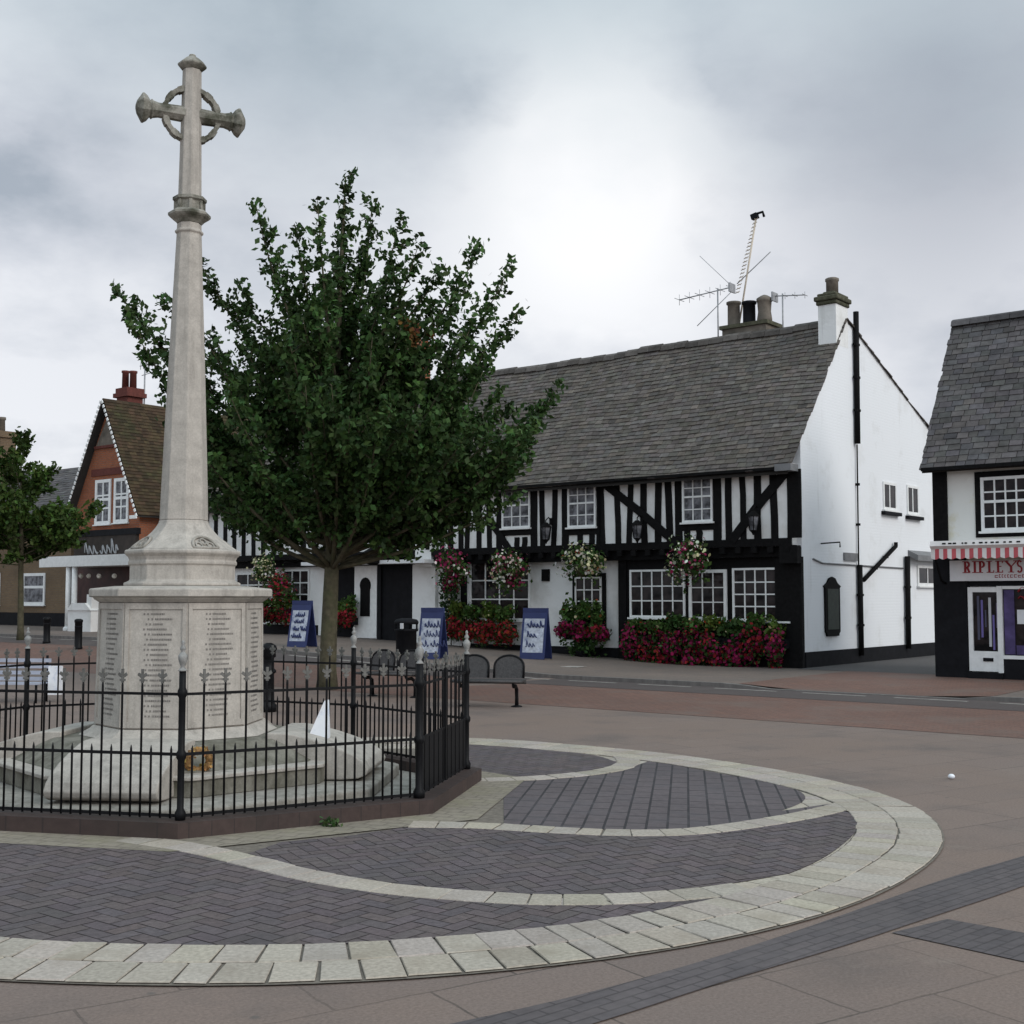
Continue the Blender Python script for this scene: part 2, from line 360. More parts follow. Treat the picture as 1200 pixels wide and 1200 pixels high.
def text_mesh(name, body, size, mat, parent, loc, rot, extrude=.004, sx=1., align='CENTER', offset=0.):
    cu = bpy.data.curves.new(name, 'FONT'); cu.body = body; cu.size = size; cu.extrude = extrude; cu.align_x = align; cu.offset = offset
    tmp = bpy.data.objects.new('tmp', cu); COL.objects.link(tmp)
    bpy.context.view_layer.update()
    me = bpy.data.meshes.new_from_object(tmp.evaluated_get(bpy.context.evaluated_depsgraph_get()))
    bpy.data.objects.remove(tmp); me.materials.clear(); me.materials.append(M[mat])
    o = bpy.data.objects.new(name, me); COL.objects.link(o); o.parent = parent; o.location = loc; o.rotation_euler = rot; o.scale = (sx, 1, 1)
    return o

# ------------------------------------------------------------------ ground
def axis(lo, hi, step, far):
    a = [lo + i * step for i in range(int((hi - lo) / step) + 1)]
    return [-far, -far * .5, lo * 2.2, lo * 1.5] + a + [hi * 1.5, hi * 2.2, far * .5, far]
us = axis(-45, 40, 1.25, 700); vs_ = axis(-34, 40, 1.0, 700)
b = MB(); nu = len(us)
pts = []
for v in vs_:
    for u in us:
        X, Y = xy_of(u, v); pts.append((X, Y, rise(u, v)))
b.add(pts, [(j * nu + i, j * nu + i + 1, (j + 1) * nu + i + 1, (j + 1) * nu + i) for j in range(len(vs_) - 1) for i in range(nu - 1)], smooth=True)
struct(b.build('ground', 'ground'))
def strip(name, u0, u1, v0, v1, mat, dz, hf=None, su=1.0, sv=.7, skirt=False):
    b = MB(); nu = max(2, int((u1 - u0) / su) + 1); nv = max(2, int((v1 - v0) / sv) + 1)
    pts = []
    for j in range(nv):
        v = v0 + (v1 - v0) * j / (nv - 1)
        for i in range(nu):
            u = u0 + (u1 - u0) * i / (nu - 1); X, Y = xy_of(u, v)
            pts.append((X, Y, rise(u, v) + dz + (hf(u, v) if hf else 0)))
    fs = [(j * nu + i, j * nu + i + 1, (j + 1) * nu + i + 1, (j + 1) * nu + i) for j in range(nv - 1) for i in range(nu - 1)]
    if skirt:
        o = len(pts); pts += [(x, y, z - .12) for x, y, z in pts[:nu]]
        fs += [(i, o + i, o + i + 1, i + 1) for i in range(nu - 1)]
    b.add(pts, fs)
    return struct(b.build(name, mat))
strip('road_brick_band', -60, 45, V_RED, V_GREY, 'redroad', .004)
strip('road', -60, 45, V_GREY, V_KERB - .002, 'asphalt', .008)
strip('pavement', -60, 45, V_KERB + .13, 32, 'pave', 0, kerb_h, 1.0, .5)
strip('kerb', -60, 45, V_KERB, V_KERB + .128, 'kerb', .004, kerb_h, .5, .128, True)
strip('alley', .06, 3.6, -.5, 30, 'alley', .006, kerb_h)
strip('alley_crossover', 1.3, 6.0, V_KERB + .14, -.52, 'redroad', .005, kerb_h)
u = -45.
b = MB()
while u < 40:
    l = 1.15 + random.random() * .15; nn = 4
    p = []
    for k in range(nn + 1):
        uu = u + l * k / nn
        for vv in (V_KERB - .42, V_KERB - .32):
            X, Y = xy_of(uu, vv); p.append((X, Y, rise(uu, vv) + .013))
    b.add(p, [(2 * k, 2 * k + 2, 2 * k + 3, 2 * k + 1) for k in range(nn)])
    u += l + .5
struct(b.build('road_marking', 'roadpaint'))

# paved disc around the memorial --------------------------------------------------
MC = (-2.975, 11.2)
RC = (-1.55, 10.15)
outer = [(1111.7, 985), (1100, 1000), (1073, 1025), (1046.7, 1040), (986.7, 1066.7), (923, 1088), (800, 1113), (733, 1121.7), (640, 1134), (540, 1145.7), (426.7, 1152.3), (320, 1156.5), (213, 1157.7), (110, 1155), (0, 1150), (550, 865), (633, 871.7), (747, 881), (800, 887), (903, 903), (980, 918), (1040, 932), (1073, 946.7), (1098, 965)]
pol = []
for p in outer:
    X, Y = gp(*p); pol.append((math.atan2(Y - RC[1], X - RC[0]), hypot(X - RC[0], Y - RC[1])))
pol.sort()
# unseen side (left / behind the memorial): carry the curve round at its mean radius
mr = 4.75
gaps = [(a, mr) for a in (1.95, 2.3, 2.65, 3.0, -2.95, -2.6)]
amin = min(a for a, r in pol if a < -1.2); amax = max(a for a, r in pol)
pol += [(a, r) for a, r in gaps if a > amax + .2 or a < amin - .25]
pol.sort()
pa = np.array([a for a, r in pol]); pr = np.array([r for a, r in pol])
def r_out(a):
    r = 0.
    for k in range(-4, 5):
        x = (a + k * .045 + pi) % (2 * pi) - pi
        r += np.interp(x, np.concatenate([pa - 2 * pi, pa, pa + 2 * pi]), np.concatenate([pr, pr, pr]))
    return r / 9
def ringpt(a, d):
    r = r_out(a) - d; return (RC[0] + r * cos(a), RC[1] + r * sin(a))
b = MB(); na = 128
b.add([(RC[0], RC[1], .0085)] + [(*ringpt(2 * pi * i / na, .0), .0085) for i in range(na)], [(0, i + 1, (i + 1) % na + 1) for i in range(na)])
struct(b.build('paved_circle', 'ringbase'))
def sett_row(b, path, d0, d1, z, ln, gap=.011, jit=.007, closed=False):
    """individual setts between two offsets of a path (list of xy); offset along the left normal"""
    P = np.array(path, float)
    if closed: P = np.vstack([P, P[:1]])
    seg = np.hypot(*(P[1:] - P[:-1]).T); cum = np.concatenate([[0], np.cumsum(seg)]); tot = cum[-1]
    def pt(s, d):
        s = min(max(s, 0), tot - 1e-6); x = np.interp(s, cum, P[:, 0]); y = np.interp(s, cum, P[:, 1])
        e = .12; s0, s1 = max(0, s - e), min(tot, s + e)
        tx = np.interp(s1, cum, P[:, 0]) - np.interp(s0, cum, P[:, 0]); ty = np.interp(s1, cum, P[:, 1]) - np.interp(s0, cum, P[:, 1])
        l = hypot(tx, ty); return np.array((x - ty / l * d, y + tx / l * d))
    s = 0.
    while s < tot - .05:
        w = ln * random.uniform(.8, 1.25); e = min(s + w, tot)
        g = gap * random.uniform(.5, 1.4)
        q = [pt(s + g / 2, d0 + g / 2), pt(e - g / 2, d0 + g / 2), pt(e - g / 2, d1 - g / 2), pt(s + g / 2, d1 - g / 2)]
        q = [p + np.array((random.uniform(-jit, jit), random.uniform(-jit, jit))) for p in q]
        zz = z + random.uniform(0, .0015); t = random.uniform(.9, 1.08) * random.choice((1, 1, 1, .93)); tn = (t, t * random.uniform(.96, 1.0), t * random.uniform(.92, 1.02))
        c = sum(q) / 4; qi = [c + (p - c) * .965 for p in q]
        vs = [(*p, z - .005) for p in q] + [(*p, zz) for p in qi]
        b.add(vs, [(4, 5, 6, 7)] + [(i, (i + 1) % 4, 4 + (i + 1) % 4, 4 + i) for i in range(4)], tone=tn)
        s = e
ringpath = lambda d: [ringpt(2 * pi * i / 180, d) for i in range(180)]
b = MB()
sett_row(b, ringpath(0), .01, .31, .0185, .21, closed=True)
sett_row(b, ringpath(0), .31, .61, .0185, .20, closed=True)
sett_row(b, ringpath(0), .61, .86, .0095, .22, closed=True)
sett_row(b, ringpath(0), .86, 1.12, .0095, .22, closed=True)
struct(b.build('kerb_ring_paving', 'setts'))
def smooth(pts, it=2):
    P = [tuple(p) for p in pts]
    for _ in range(it):
        Q = [P[0]]
        for a, c in zip(P[:-1], P[1:]):
            Q += [(.75 * a[0] + .25 * c[0], .75 * a[1] + .25 * c[1]), (.25 * a[0] + .75 * c[0], .25 * a[1] + .75 * c[1])]
        P = Q + [P[-1]]
    return P
G = lambda L_: [gp(*p) for p in L_]
def inside(P, x, y):
    a, b_ = P[:, 0], P[:, 1]; c, d = np.roll(a, -1), np.roll(b_, -1)
    k = ((b_ > y) != (d > y)) & (x < (c - a) * (y - b_) / np.where(d == b_, 1e-9, d - b_) + a)
    return k.sum() % 2 == 1
def clip(poly, conv):
    out = [tuple(p) for p in poly]
    for i in range(len(conv)):
        (x0, y0), (x1, y1) = conv[i], conv[(i + 1) % len(conv)]; src = out; out = []
        if not src: break
        f = lambda p: (x1 - x0) * (p[1] - y0) - (y1 - y0) * (p[0] - x0)
        for p, q in zip(src, src[1:] + src[:1]):
            a, c = f(p), f(q)
            if a >= 0: out.append(p)
            if (a >= 0) != (c >= 0): t = a / (a - c); out.append((p[0] + (q[0] - p[0]) * t, p[1] + (q[1] - p[1]) * t))
    return out
def petal(poly, mat, z=.012, rot=0.):
    b = MB(); b.add([(*p, z) for p in poly], [tuple(range(len(poly)))])
    if mat == 'petal2': return struct(b.build('block_paving', mat))
    o = struct(b.build('block_joints', 'joint'))
    P = np.array(poly); ca, sa = cos(rot), sin(rot); lo, hi = P.min(0), P.max(0); cc = (lo + hi) / 2; ext = np.linalg.norm(hi - lo) / 2
    b = MB(); w = .1; g = .0036; n = int(ext / w) + 4
    for i in range(-n, n):
        for j in range(-n, n):
            for kind in (0, 1):
                # herringbone: one lying and one standing block in each step of the diagonal lattice
                x = i * w + j * 2 * w; y = i * w - j * 2 * w
                x, y = (i + j * 2) * w, (i - j * 2) * w
                q = [(x, y), (x + 2 * w, y), (x + 2 * w, y + w), (x, y + w)] if kind == 0 else [(x, y + w), (x + w, y + w), (x + w, y + 3 * w), (x, y + 3 * w)]
                cx, cy = sum(p[0] for p in q) / 4, sum(p[1] for p in q) / 4
                q = [(p[0] + (g if p[0] < cx else -g), p[1] + (g if p[1] < cy else -g)) for p in q]
                q = [(cc[0] + p[0] * ca - p[1] * sa, cc[1] + p[0] * sa + p[1] * ca) for p in q]
                mx, my = sum(p[0] for p in q) / 4, sum(p[1] for p in q) / 4
                if mx < lo[0] - .15 or mx > hi[0] + .15 or my < lo[1] - .15 or my > hi[1] + .15: continue
                ins = sum(inside(P, *p) for p in q)
                if ins == 0: continue
                if ins < 4: q = clip(poly, q)
                if len(q) < 3: continue
                t = random.uniform(.88, 1.1); zz = z + .002 + random.uniform(0, .0015)
                b.add([(*p, zz) for p in q], [tuple(range(len(q)))], tone=(t * random.uniform(.97, 1.05), t, t * random.uniform(.96, 1.06)))
    return struct(b.build('block_paving', 'block'))
rin = lambda a0, a1, n, d=.60: [ringpt(a0 + (a1 - a0) * i / n, d) for i in range(n + 1)]
def ang(px, py):
    X, Y = gp(px, py); return math.atan2(Y - RC[1], X - RC[0])
arc1 = smooth(G([(150, 985), (222, 995), (267, 1005), (310, 1016), (365, 1030), (450, 1044), (533, 1052), (620, 1057.5), (715, 1057.5), (800, 1052), (880, 1042)]))
arc2 = smooth(G([(480, 968), (557, 969), (600, 972), (667, 976), (743, 979), (820, 977), (910, 964), (965, 953), (1012, 940)]))
arc3 = smooth(G([(548, 916), (600, 915), (650, 912), (705, 906.5), (738, 898), (735, 888), (705, 881)]))
def off(path, d):
    P = np.array(path); t = np.gradient(P, axis=0); l = np.hypot(*t.T)[:, None]; nrm = np.stack([-t[:, 1], t[:, 0]], 1) / l
    return [tuple(x) for x in P + nrm * d]
AW = .125
p1 = off(arc1, -AW)[6:]
petal([*G([(-260, 985), (0, 984), (110, 989), (190, 994)])] + p1 + rin(ang(850, 1062), ang(-60, 1095), 40) + G([(-200, 1080)]), 'petal0', .012, radians(52))
petal(off(arc1, AW)[10:] + smooth(G([(925, 1026), (965, 1009), (1000, 982), (1008, 967), (997, 953), (980, 951)])) + off(arc2, -AW)[::-1][2:-6] + G([(473, 972), (400, 983), (330, 989)]), 'petal1', .012, radians(28))
petal(off(arc2, AW)[8:-3] + smooth(G([(915, 952), (940, 943), (946, 934), (927, 923), (867, 912), (800, 899.5), (760, 893.5)])) + off(arc3, -AW)[-14::-1][:-6] + G([(590, 932)]), 'petal2')
petal(off(arc3, AW)[2:-8] + smooth(G([(718, 893), (700, 886.5), (633, 878), (550, 872), (480, 868)])), 'petal0', .012, radians(40))
# the pinwheel goes on round the hidden side: the same leaf shapes turned about the memorial
def turned(poly, a):
    return [(MC[0] + (x - MC[0]) * cos(a) - (y - MC[1]) * sin(a), MC[1] + (x - MC[0]) * sin(a) + (y - MC[1]) * cos(a)) for x, y in poly]
b = MB()
for arc in (arc1, arc2, arc3): sett_row(b, arc, -AW, AW, .0165, .21)
struct(b.build('arc_paving', 'setts'))
# blue brick bands crossing the plaza
bl_up = smooth(G([(1330, 962), (1200, 1004.6), (1117, 1027), (1006, 1067), (867, 1115), (700, 1163), (560, 1195), (380, 1232)]))
bl_lo = smooth(G([(1330, 990), (1200, 1040), (1087, 1077), (992, 1109), (846, 1152), (721, 1194), (600, 1228), (420, 1275)]))
b = MB(); n = len(bl_up)
b.add([(*p, .006) for p in bl_up] + [(*p, .006) for p in bl_lo], [(i, i + 1, n + i + 1, n + i) for i in range(n - 1)])
struct(b.build('plaza_brick_band', 'blueband'))
b = MB(); q = G([(1045, 1094), (1110, 1078), (1300, 1112), (1300, 1150)])
b.add([(*p, .005) for p in q], [(0, 1, 2, 3)]); struct(b.build('plaza_brick_branch', 'blueband'))

# ------------------------------------------------------------------ railing round the memorial
ZB = .125
VA = gp(211, 961, ZB); VB = gp(491, 935, ZB); VC = gp(546.5, 901, ZB)
VD = at(414.5, 760, 12.95)[:2]; VE = at(32.5, 761, 12.75)[:2]
VF = (-3.25, 13.75); VG = (-5.55, 11.05); VH = (-4.2, 9.33)
V8 = [VA, VB, VC, VD, VF, VE, VG, VH]
rail = thing('iron_railing', (MC[0], MC[1], 0), 'black iron railing with silver finials ringing the stone cross', 'railing')
rel = lambda p: (p[0] - MC[0], p[1] - MC[1])
R8 = [rel(p) for p in V8]
def offpoly(P, d):
    n = len(P); out = []
    for i in range(n):
        a, c, e = np.array(P[i - 1]), np.array(P[i]), np.array(P[(i + 1) % n])
        t1 = (c - a) / np.linalg.norm(c - a); t2 = (e - c) / np.linalg.norm(e - c)
        n1 = np.array((t1[1], -t1[0])); n2 = np.array((t2[1], -t2[0])); m = n1 + n2; m /= np.linalg.norm(m)
        out.append(tuple(c + m * d / (m @ n1)))
    return out
po, pi_ = offpoly(R8, .13), offpoly(R8, -.11)
b = MB()
for i in range(8):
    j = (i + 1) % 8
    vs = [(*po[i], 0), (*po[j], 0), (*po[j], ZB), (*po[i], ZB), (*pi_[i], 0), (*pi_[j], 0), (*pi_[j], ZB), (*pi_[i], ZB)]
    b.add(vs, [(0, 1, 2, 3), (3, 2, 6, 7), (5, 4, 7, 6)])
b.build('brick_curb', 'curb', rail)
b = MB(); ap = offpoly(V8, .52); ai = offpoly(V8, .10)
for i in range(8):
    j = (i + 1) % 8; b.add([(*ap[i], .0165), (*ap[j], .0165), (*ai[j], .0165), (*ai[i], .0165)], [(0, 1, 2, 3)])
struct(b.build('apron_paving', 'apron'))
b = MB(); b.add([(*p, .03) for p in offpoly(V8, -.08)], [tuple(range(8))]); struct(b.build('memorial_floor', 'stone_step'))
for i, p in enumerate(R8):
    b = MB(); r = .025 if i != 1 else .030
    b.lathe([(r * 1.5, 0), (r * 1.6, .05), (r, .08), (r, .42), (r * 1.45, .44), (r * 1.45, .47), (r, .49), (r, .86), (r * 1.4, .88), (r * 1.4, .91), (r, .93), (r, 1.05)], 12, 0, (p[0], p[1], ZB))
    po_ = b.build('post', 'iron', rail)
    b = MB(); z = ZB + 1.05
    b.lathe([(.034, 0), (.026, .012), (.012, .03), (.024, .05), (.034, .085), (.034, .11), (.022, .125), (.011, .14), (.023, .155), (.017, .17), (.008, .185), (.014, .2), (.004, .22)], 12, 0, (p[0], p[1], z))
    b.build('finial', 'finial', po_)
for i in range(8):
    a, c = np.array(R8[i]), np.array(R8[(i + 1) % 8]); d = c - a; l = np.linalg.norm(d); t = d / l; nrm = np.array((t[1], -t[0]))
    gate = (i == 1)
    b = MB(); s_ = MB()
    n = max(4, round(l / .155))
    for z, h in ((ZB + .03, .022), (ZB + .46, .022), (ZB + .885, .02)):
        b.bar((*a, z), (*c, z), h, .012, up=(*nrm, 0))
    for k in range(1, 2 * n):
        if k == n and False: continue
        p = a + d * k / (2 * n); tall = k % 2 == 0
        if gate and not tall: continue
        zt = ZB + (.97 if tall else .52)
        b.tube([(*p, ZB + .01), (*p, zt - .03), (*p, zt)], [.0085, .0085, .002 if not tall else .006], 6)
        if tall:
            zt -= .01
            s_.obox((*p, zt + .05), (*(t * .009), 0), (*(nrm * .006), 0), (0, 0, .05))
            s_.obox((*p, zt + .02), (*(t * .02), 0), (*(nrm * .008), 0), (0, 0, .008))
            for sg in (-1, 1):
                q = p + t * sg * .02
                s_.obox((*q, zt + .055), (*(t * sg * .014), .010), (*(nrm * .004), 0), (-t[0] * sg * .005, -t[1] * sg * .005, .010))
    if gate:
        q0, q1 = a + d * .03, c - d * .03
        b.bar((*q0, ZB + .24), (*q1, ZB + .24), .42, .006, up=(*nrm, 0))
        b.bar((*(a + d * .5), ZB + .02), (*(a + d * .5), ZB + .97), .03, .03, up=(*nrm, 0))
    b.add(s_.v, s_.f, mi=1)
    pn = b.build('gate' if gate else 'railing_panel', ['iron', 'silver'], rail)

# ------------------------------------------------------------------ war memorial
RM = radians(-4)
mem = thing('war_memorial', (MC[0], MC[1], 0), 'tall pale stone war memorial cross on an octagonal base', 'memorial', RM)
def O(name, prof, mat='stone', bev=.008):
    b = MB(); b.oct(prof, rot=0); return b.build(name, mat, mem, bevel=bev)
O('base_slab', [(1.86, .03), (1.86, .125), (1.82, .14)], 'stone_step', .012)
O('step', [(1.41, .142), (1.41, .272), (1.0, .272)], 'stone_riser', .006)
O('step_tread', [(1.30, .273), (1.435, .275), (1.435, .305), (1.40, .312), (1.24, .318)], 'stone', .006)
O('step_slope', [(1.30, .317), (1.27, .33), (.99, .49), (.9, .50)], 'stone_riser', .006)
O('die_base', [(.80, .502), (.76, .53), (.71, .56), (.685, .585)])
die = O('die', [(.672, .587), (.655, 1.655)])
for k in range(8):     # raised margins of the name panels
    a = -pi / 2 + k * pi / 4
    b = MB(); nx, ny = cos(a), sin(a); tx, ty = -ny, nx
    def P_(s, z, dd): 
        ap = .672 - (z - .587) * .0159 + dd; return (nx * ap + tx * s, ny * ap + ty * s, z)
    for s0, s1, z0, z1 in ((-.266, -.232, .6, 1.65), (.232, .266, .6, 1.65), (-.231, .231, 1.6, 1.65), (-.231, .231, .6, .65)):
        vs = [P_(s0, z0, 0), P_(s1, z0, 0), P_(s1, z1, 0), P_(s0, z1, 0), P_(s0, z0, .012), P_(s1, z0, .012), P_(s1, z1, .012), P_(s0, z1, .012)]
        b.add(vs, [(4, 5, 6, 7), (0, 1, 5, 4), (1, 2, 6, 5), (2, 3, 7, 6), (3, 0, 4, 7)])
    pnl = b.build('name_panel', 'stone', mem)
    b = MB(); z = 1.55
    while z > .68:
        s = -.09 + random.uniform(-.02, .02); e = random.uniform(.06, .15)
        for _ in range(random.choice((1, 2))):
            vs = [P_(s, z, .003), P_(s + .014, z, .003), P_(s + .014, z + .016, .003), P_(s, z + .016, .003)]; b.add(vs, [(0, 1, 2, 3)]); s += .032
        while s < e:
            w = random.uniform(.006, .014)
            vs = [P_(s, z, .003), P_(s + w, z, .003), P_(s + w, z + .016, .003), P_(s, z + .016, .003)]; b.add(vs, [(0, 1, 2, 3)]); s += w + .0045
        z -= .043
    b.build('lettering', 'inscr', pnl)
O('cornice', [(.662, 1.657), (.672, 1.665), (.70, 1.685), (.71, 1.70), (.738, 1.705), (.742, 1.712), (.742, 1.768), (.73, 1.778), (.54, 1.80)])
O('upper_plinth', [(.475, 1.802), (.475, 1.828), (.435, 1.845), (.428, 1.86), (.428, 1.985), (.442, 1.992), (.442, 2.015), (.432, 2.03), (.445, 2.06), (.468, 2.085), (.472, 2.095), (.472, 2.115), (.455, 2.125)])
prof = []
for i in range(11):
    t = i / 10; prof.append((.20 + (.445 - .20) * (1 - t) ** 1.55, 2.127 + .265 * t))
O('shaft_base', prof, bev=.004)
for k in range(4):      # carved arched foils at the foot of the shaft
    a = pi / 2 * k + pi / 4 - pi / 2; b = MB(); t = (-sin(a), cos(a))
    FP = lambda s_, z_, d_: (cos(a) * (.445 - (z_ - 2.127) * 1.12 + d_) + t[0] * s_, sin(a) * (.445 - (z_ - 2.127) * 1.12 + d_) + t[1] * s_, z_)
    pts = [FP(.115 * cos(x), 2.135 + .10 * sin(x), .005) for x in np.linspace(0, pi, 14)]
    b.tube(pts, .013, 6); b.tube([pts[-1], pts[0]], .013, 6)
    for s_, z_ in ((-.055, 2.157), (.055, 2.157), (0, 2.19)):
        b.tube([FP(s_ + .028 * cos(x), z_ + .026 * sin(x), .004) for x in np.linspace(0, 2 * pi, 10)], .009, 5)
    b.build('carved_foil', 'stone_step', mem)
O('shaft', [(.199, 2.394), (.19, 2.7), (.156, 3.7), (.121, 4.6), (.105, 5.03), (.12, 5.045), (.12, 5.06), (.104, 5.075), (.102, 5.13)], bev=.006)
b = MB(); b.oct([(.105, 5.132), (.125, 5.155), (.165, 5.185), (.178, 5.2), (.178, 5.222), (.15, 5.245), (.12, 5.255), (.12, 5.33), (.142, 5.345), (.142, 5.372), (.11, 5.38)])
for k in range(8):
    a = k * pi / 4 + pi / 8; b.obox((cos(a) * .130, sin(a) * .130, 5.292), (cos(a) * .012, sin(a) * .012, 0), (-sin(a) * .014, cos(a) * .014, 0), (0, 0, .042))
b.build('collar', 'stone_dark', mem)
O('upper_shaft', [(.098, 5.382), (.08, 6.585)], bev=.005)
O('cap', [(.083, 6.587), (.105, 6.605), (.122, 6.625), (.122, 6.64), (.07, 6.69), (.03, 6.72), (.03, 6.735), (.005, 6.745)], 'stone_dark', .004)
AR = radians(25) - RM
b = MB(); ca, sa = cos(AR), sin(AR); na = (-sa, ca)
for sg in (-1, 1):
    secs = [(.06, .068, .068), (.30, .062, .062), (.345, .072, .072), (.36, .085, .08), (.375, .072, .07), (.40, .105, .095), (.43, .125, .11), (.445, .125, .11), (.47, .085, .08), (.49, .055, .055), (.50, .02, .02)]
    vs = []
    for d, hh, ww in secs:
        for k in range(8):
            a = pi / 8 + k * pi / 4; sq_ = (1.0 if k % 2 else 1.0) / max(abs(sin(a)), abs(cos(a))) ** .6; hz_, wz_ = hh * sin(a) * sq_ * 1.04, ww * cos(a) * sq_ * 1.04
            vs.append((ca * d * sg + na[0] * wz_, sa * d * sg + na[1] * wz_, 6.16 + hz_))
    n = len(secs)
    b.add(vs, [(i * 8 + j, i * 8 + (j + 1) % 8, (i + 1) * 8 + (j + 1) % 8, (i + 1) * 8 + j) for i in range(n - 1) for j in range(8)] + [tuple(range(8)), tuple((n - 1) * 8 + j for j in range(8))])
b.build('cross_arm', 'stone_dark', mem)
b = MB(); R_ = .245; nn = 48
for i in range(nn):
    a0, a1 = 2 * pi * i / nn, 2 * pi * (i + 1) / nn; w = .027 if (i // 2) % 2 else .020
    q = []
    for a in (a0, a1):
        for rr in (R_ - w, R_ + w):
            for tt in (-.042, .042):
                q.append((ca * rr * cos(a) + na[0] * tt, sa * rr * cos(a) + na[1] * tt, 6.16 + rr * sin(a)))
    b.add(q, [(0, 1, 5, 4), (2, 6, 7, 3), (0, 4, 6, 2), (1, 3, 7, 5), (0, 2, 3, 1), (4, 5, 7, 6)])
b.build('wheel_ring', 'stone_dark', mem)
# four bowed blocks standing out from the step
bp = [(.90, .54), (1.05, .54), (1.15, .525), (1.35, .475), (1.52, .42), (1.66, .36), (1.75, .30), (1.79, .235), (1.77, .19), (1.70, .162), (1.55, .15), (.90, .15)]
for k in range(4):
    a = -pi / 2 + k * pi / 2; b = MB(); hw = .44
    b.prism(bp, -hw, hw, lambda p, q, t: (cos(a) * p - sin(a) * t, sin(a) * p + cos(a) * t, q))
    b.build('bowed_block', 'stone', mem, bevel=.012)

def sorted_tone(base, n, var, hue=.15):
    t = rng.uniform(1 - var, 1 + var, (n, 1)); h = rng.uniform(1 - hue, 1 + hue, (n, 3)); return np.array(base)[None, :] * t * h
def rand_dirs(n):
    d = rng.normal(size=(n, 3)); return d / np.linalg.norm(d, axis=1, keepdims=True)
def leaf_axes(n, size, var=.35, flat=0.):
    d = rand_dirs(n); e = rand_dirs(n); e -= d * (d * e).sum(1, keepdims=True); e /= np.linalg.norm(e, axis=1, keepdims=True)
    s = size * rng.uniform(1 - var, 1 + var, (n, 1)); return d * s, e * s * .7

# wreath, paper and litter at the memorial
wp = at(233, 893, 9.9)
w = thing('poppy_wreath', (wp[0], wp[1], .35), 'orange and brown wreath leaning on the front step of the memorial', 'wreath', radians(20))
b = MB(); b.tube([(.085 * cos(a), .02 - .05 * sin(a), .085 * sin(a) + .06) for a in np.linspace(0, 2 * pi, 20)], .03, 8); b.build('wreath_ring', M['tanflower'], w)
n = 260; a = rng.uniform(0, 2 * pi, n); c = np.stack([.085 * np.cos(a), .02 - .05 * np.sin(a), .085 * np.sin(a) + .06], 1) + rng.normal(size=(n, 3)) * .016
u_, v_ = leaf_axes(n, .016); quads('wreath_leaves', c, u_, v_, sorted_tone((.42, .25, .09), n, .5), 'petal', w)
pp = at(375, 860, 11.0)
b = MB(); b.add([(-.13, -.05, -.03), (.08, -.06, -.03), (.085, .06, 0), (-.07, .08, 0), (.035, .0, .36), (.075, .015, .37)], [(0, 1, 5, 4), (1, 2, 5), (2, 3, 4, 5), (3, 0, 4), (0, 3, 2, 1)])
tag(b.build('paper_cone', 'paper', None, (pp[0], pp[1], .43)), 'white folded paper cone standing on the right hand stone block', 'paper')
lp = gp(1115, 913)
b = MB()
b.ico((0, 0, .025), .03, (1.1, 1, .8), 6); tag(b.build('paper_scrap', 'paper', None, (lp[0], lp[1], 0)), 'crumpled white scrap of paper on the brown paving', 'scrap')
wd = gp(388, 968, .02); w = thing('weed', (wd[0], wd[1], .01), 'tiny green weed growing at the foot of the brick curb', 'plant')
n = 60; c = rng.normal(size=(n, 3)) * (.035, .02, .02) + (0, 0, .03); u_, v_ = leaf_axes(n, .02); quads('leaves', c, u_, v_, sorted_tone((.05, .085, .03), n, .4), 'leaf', w, 'leaf')

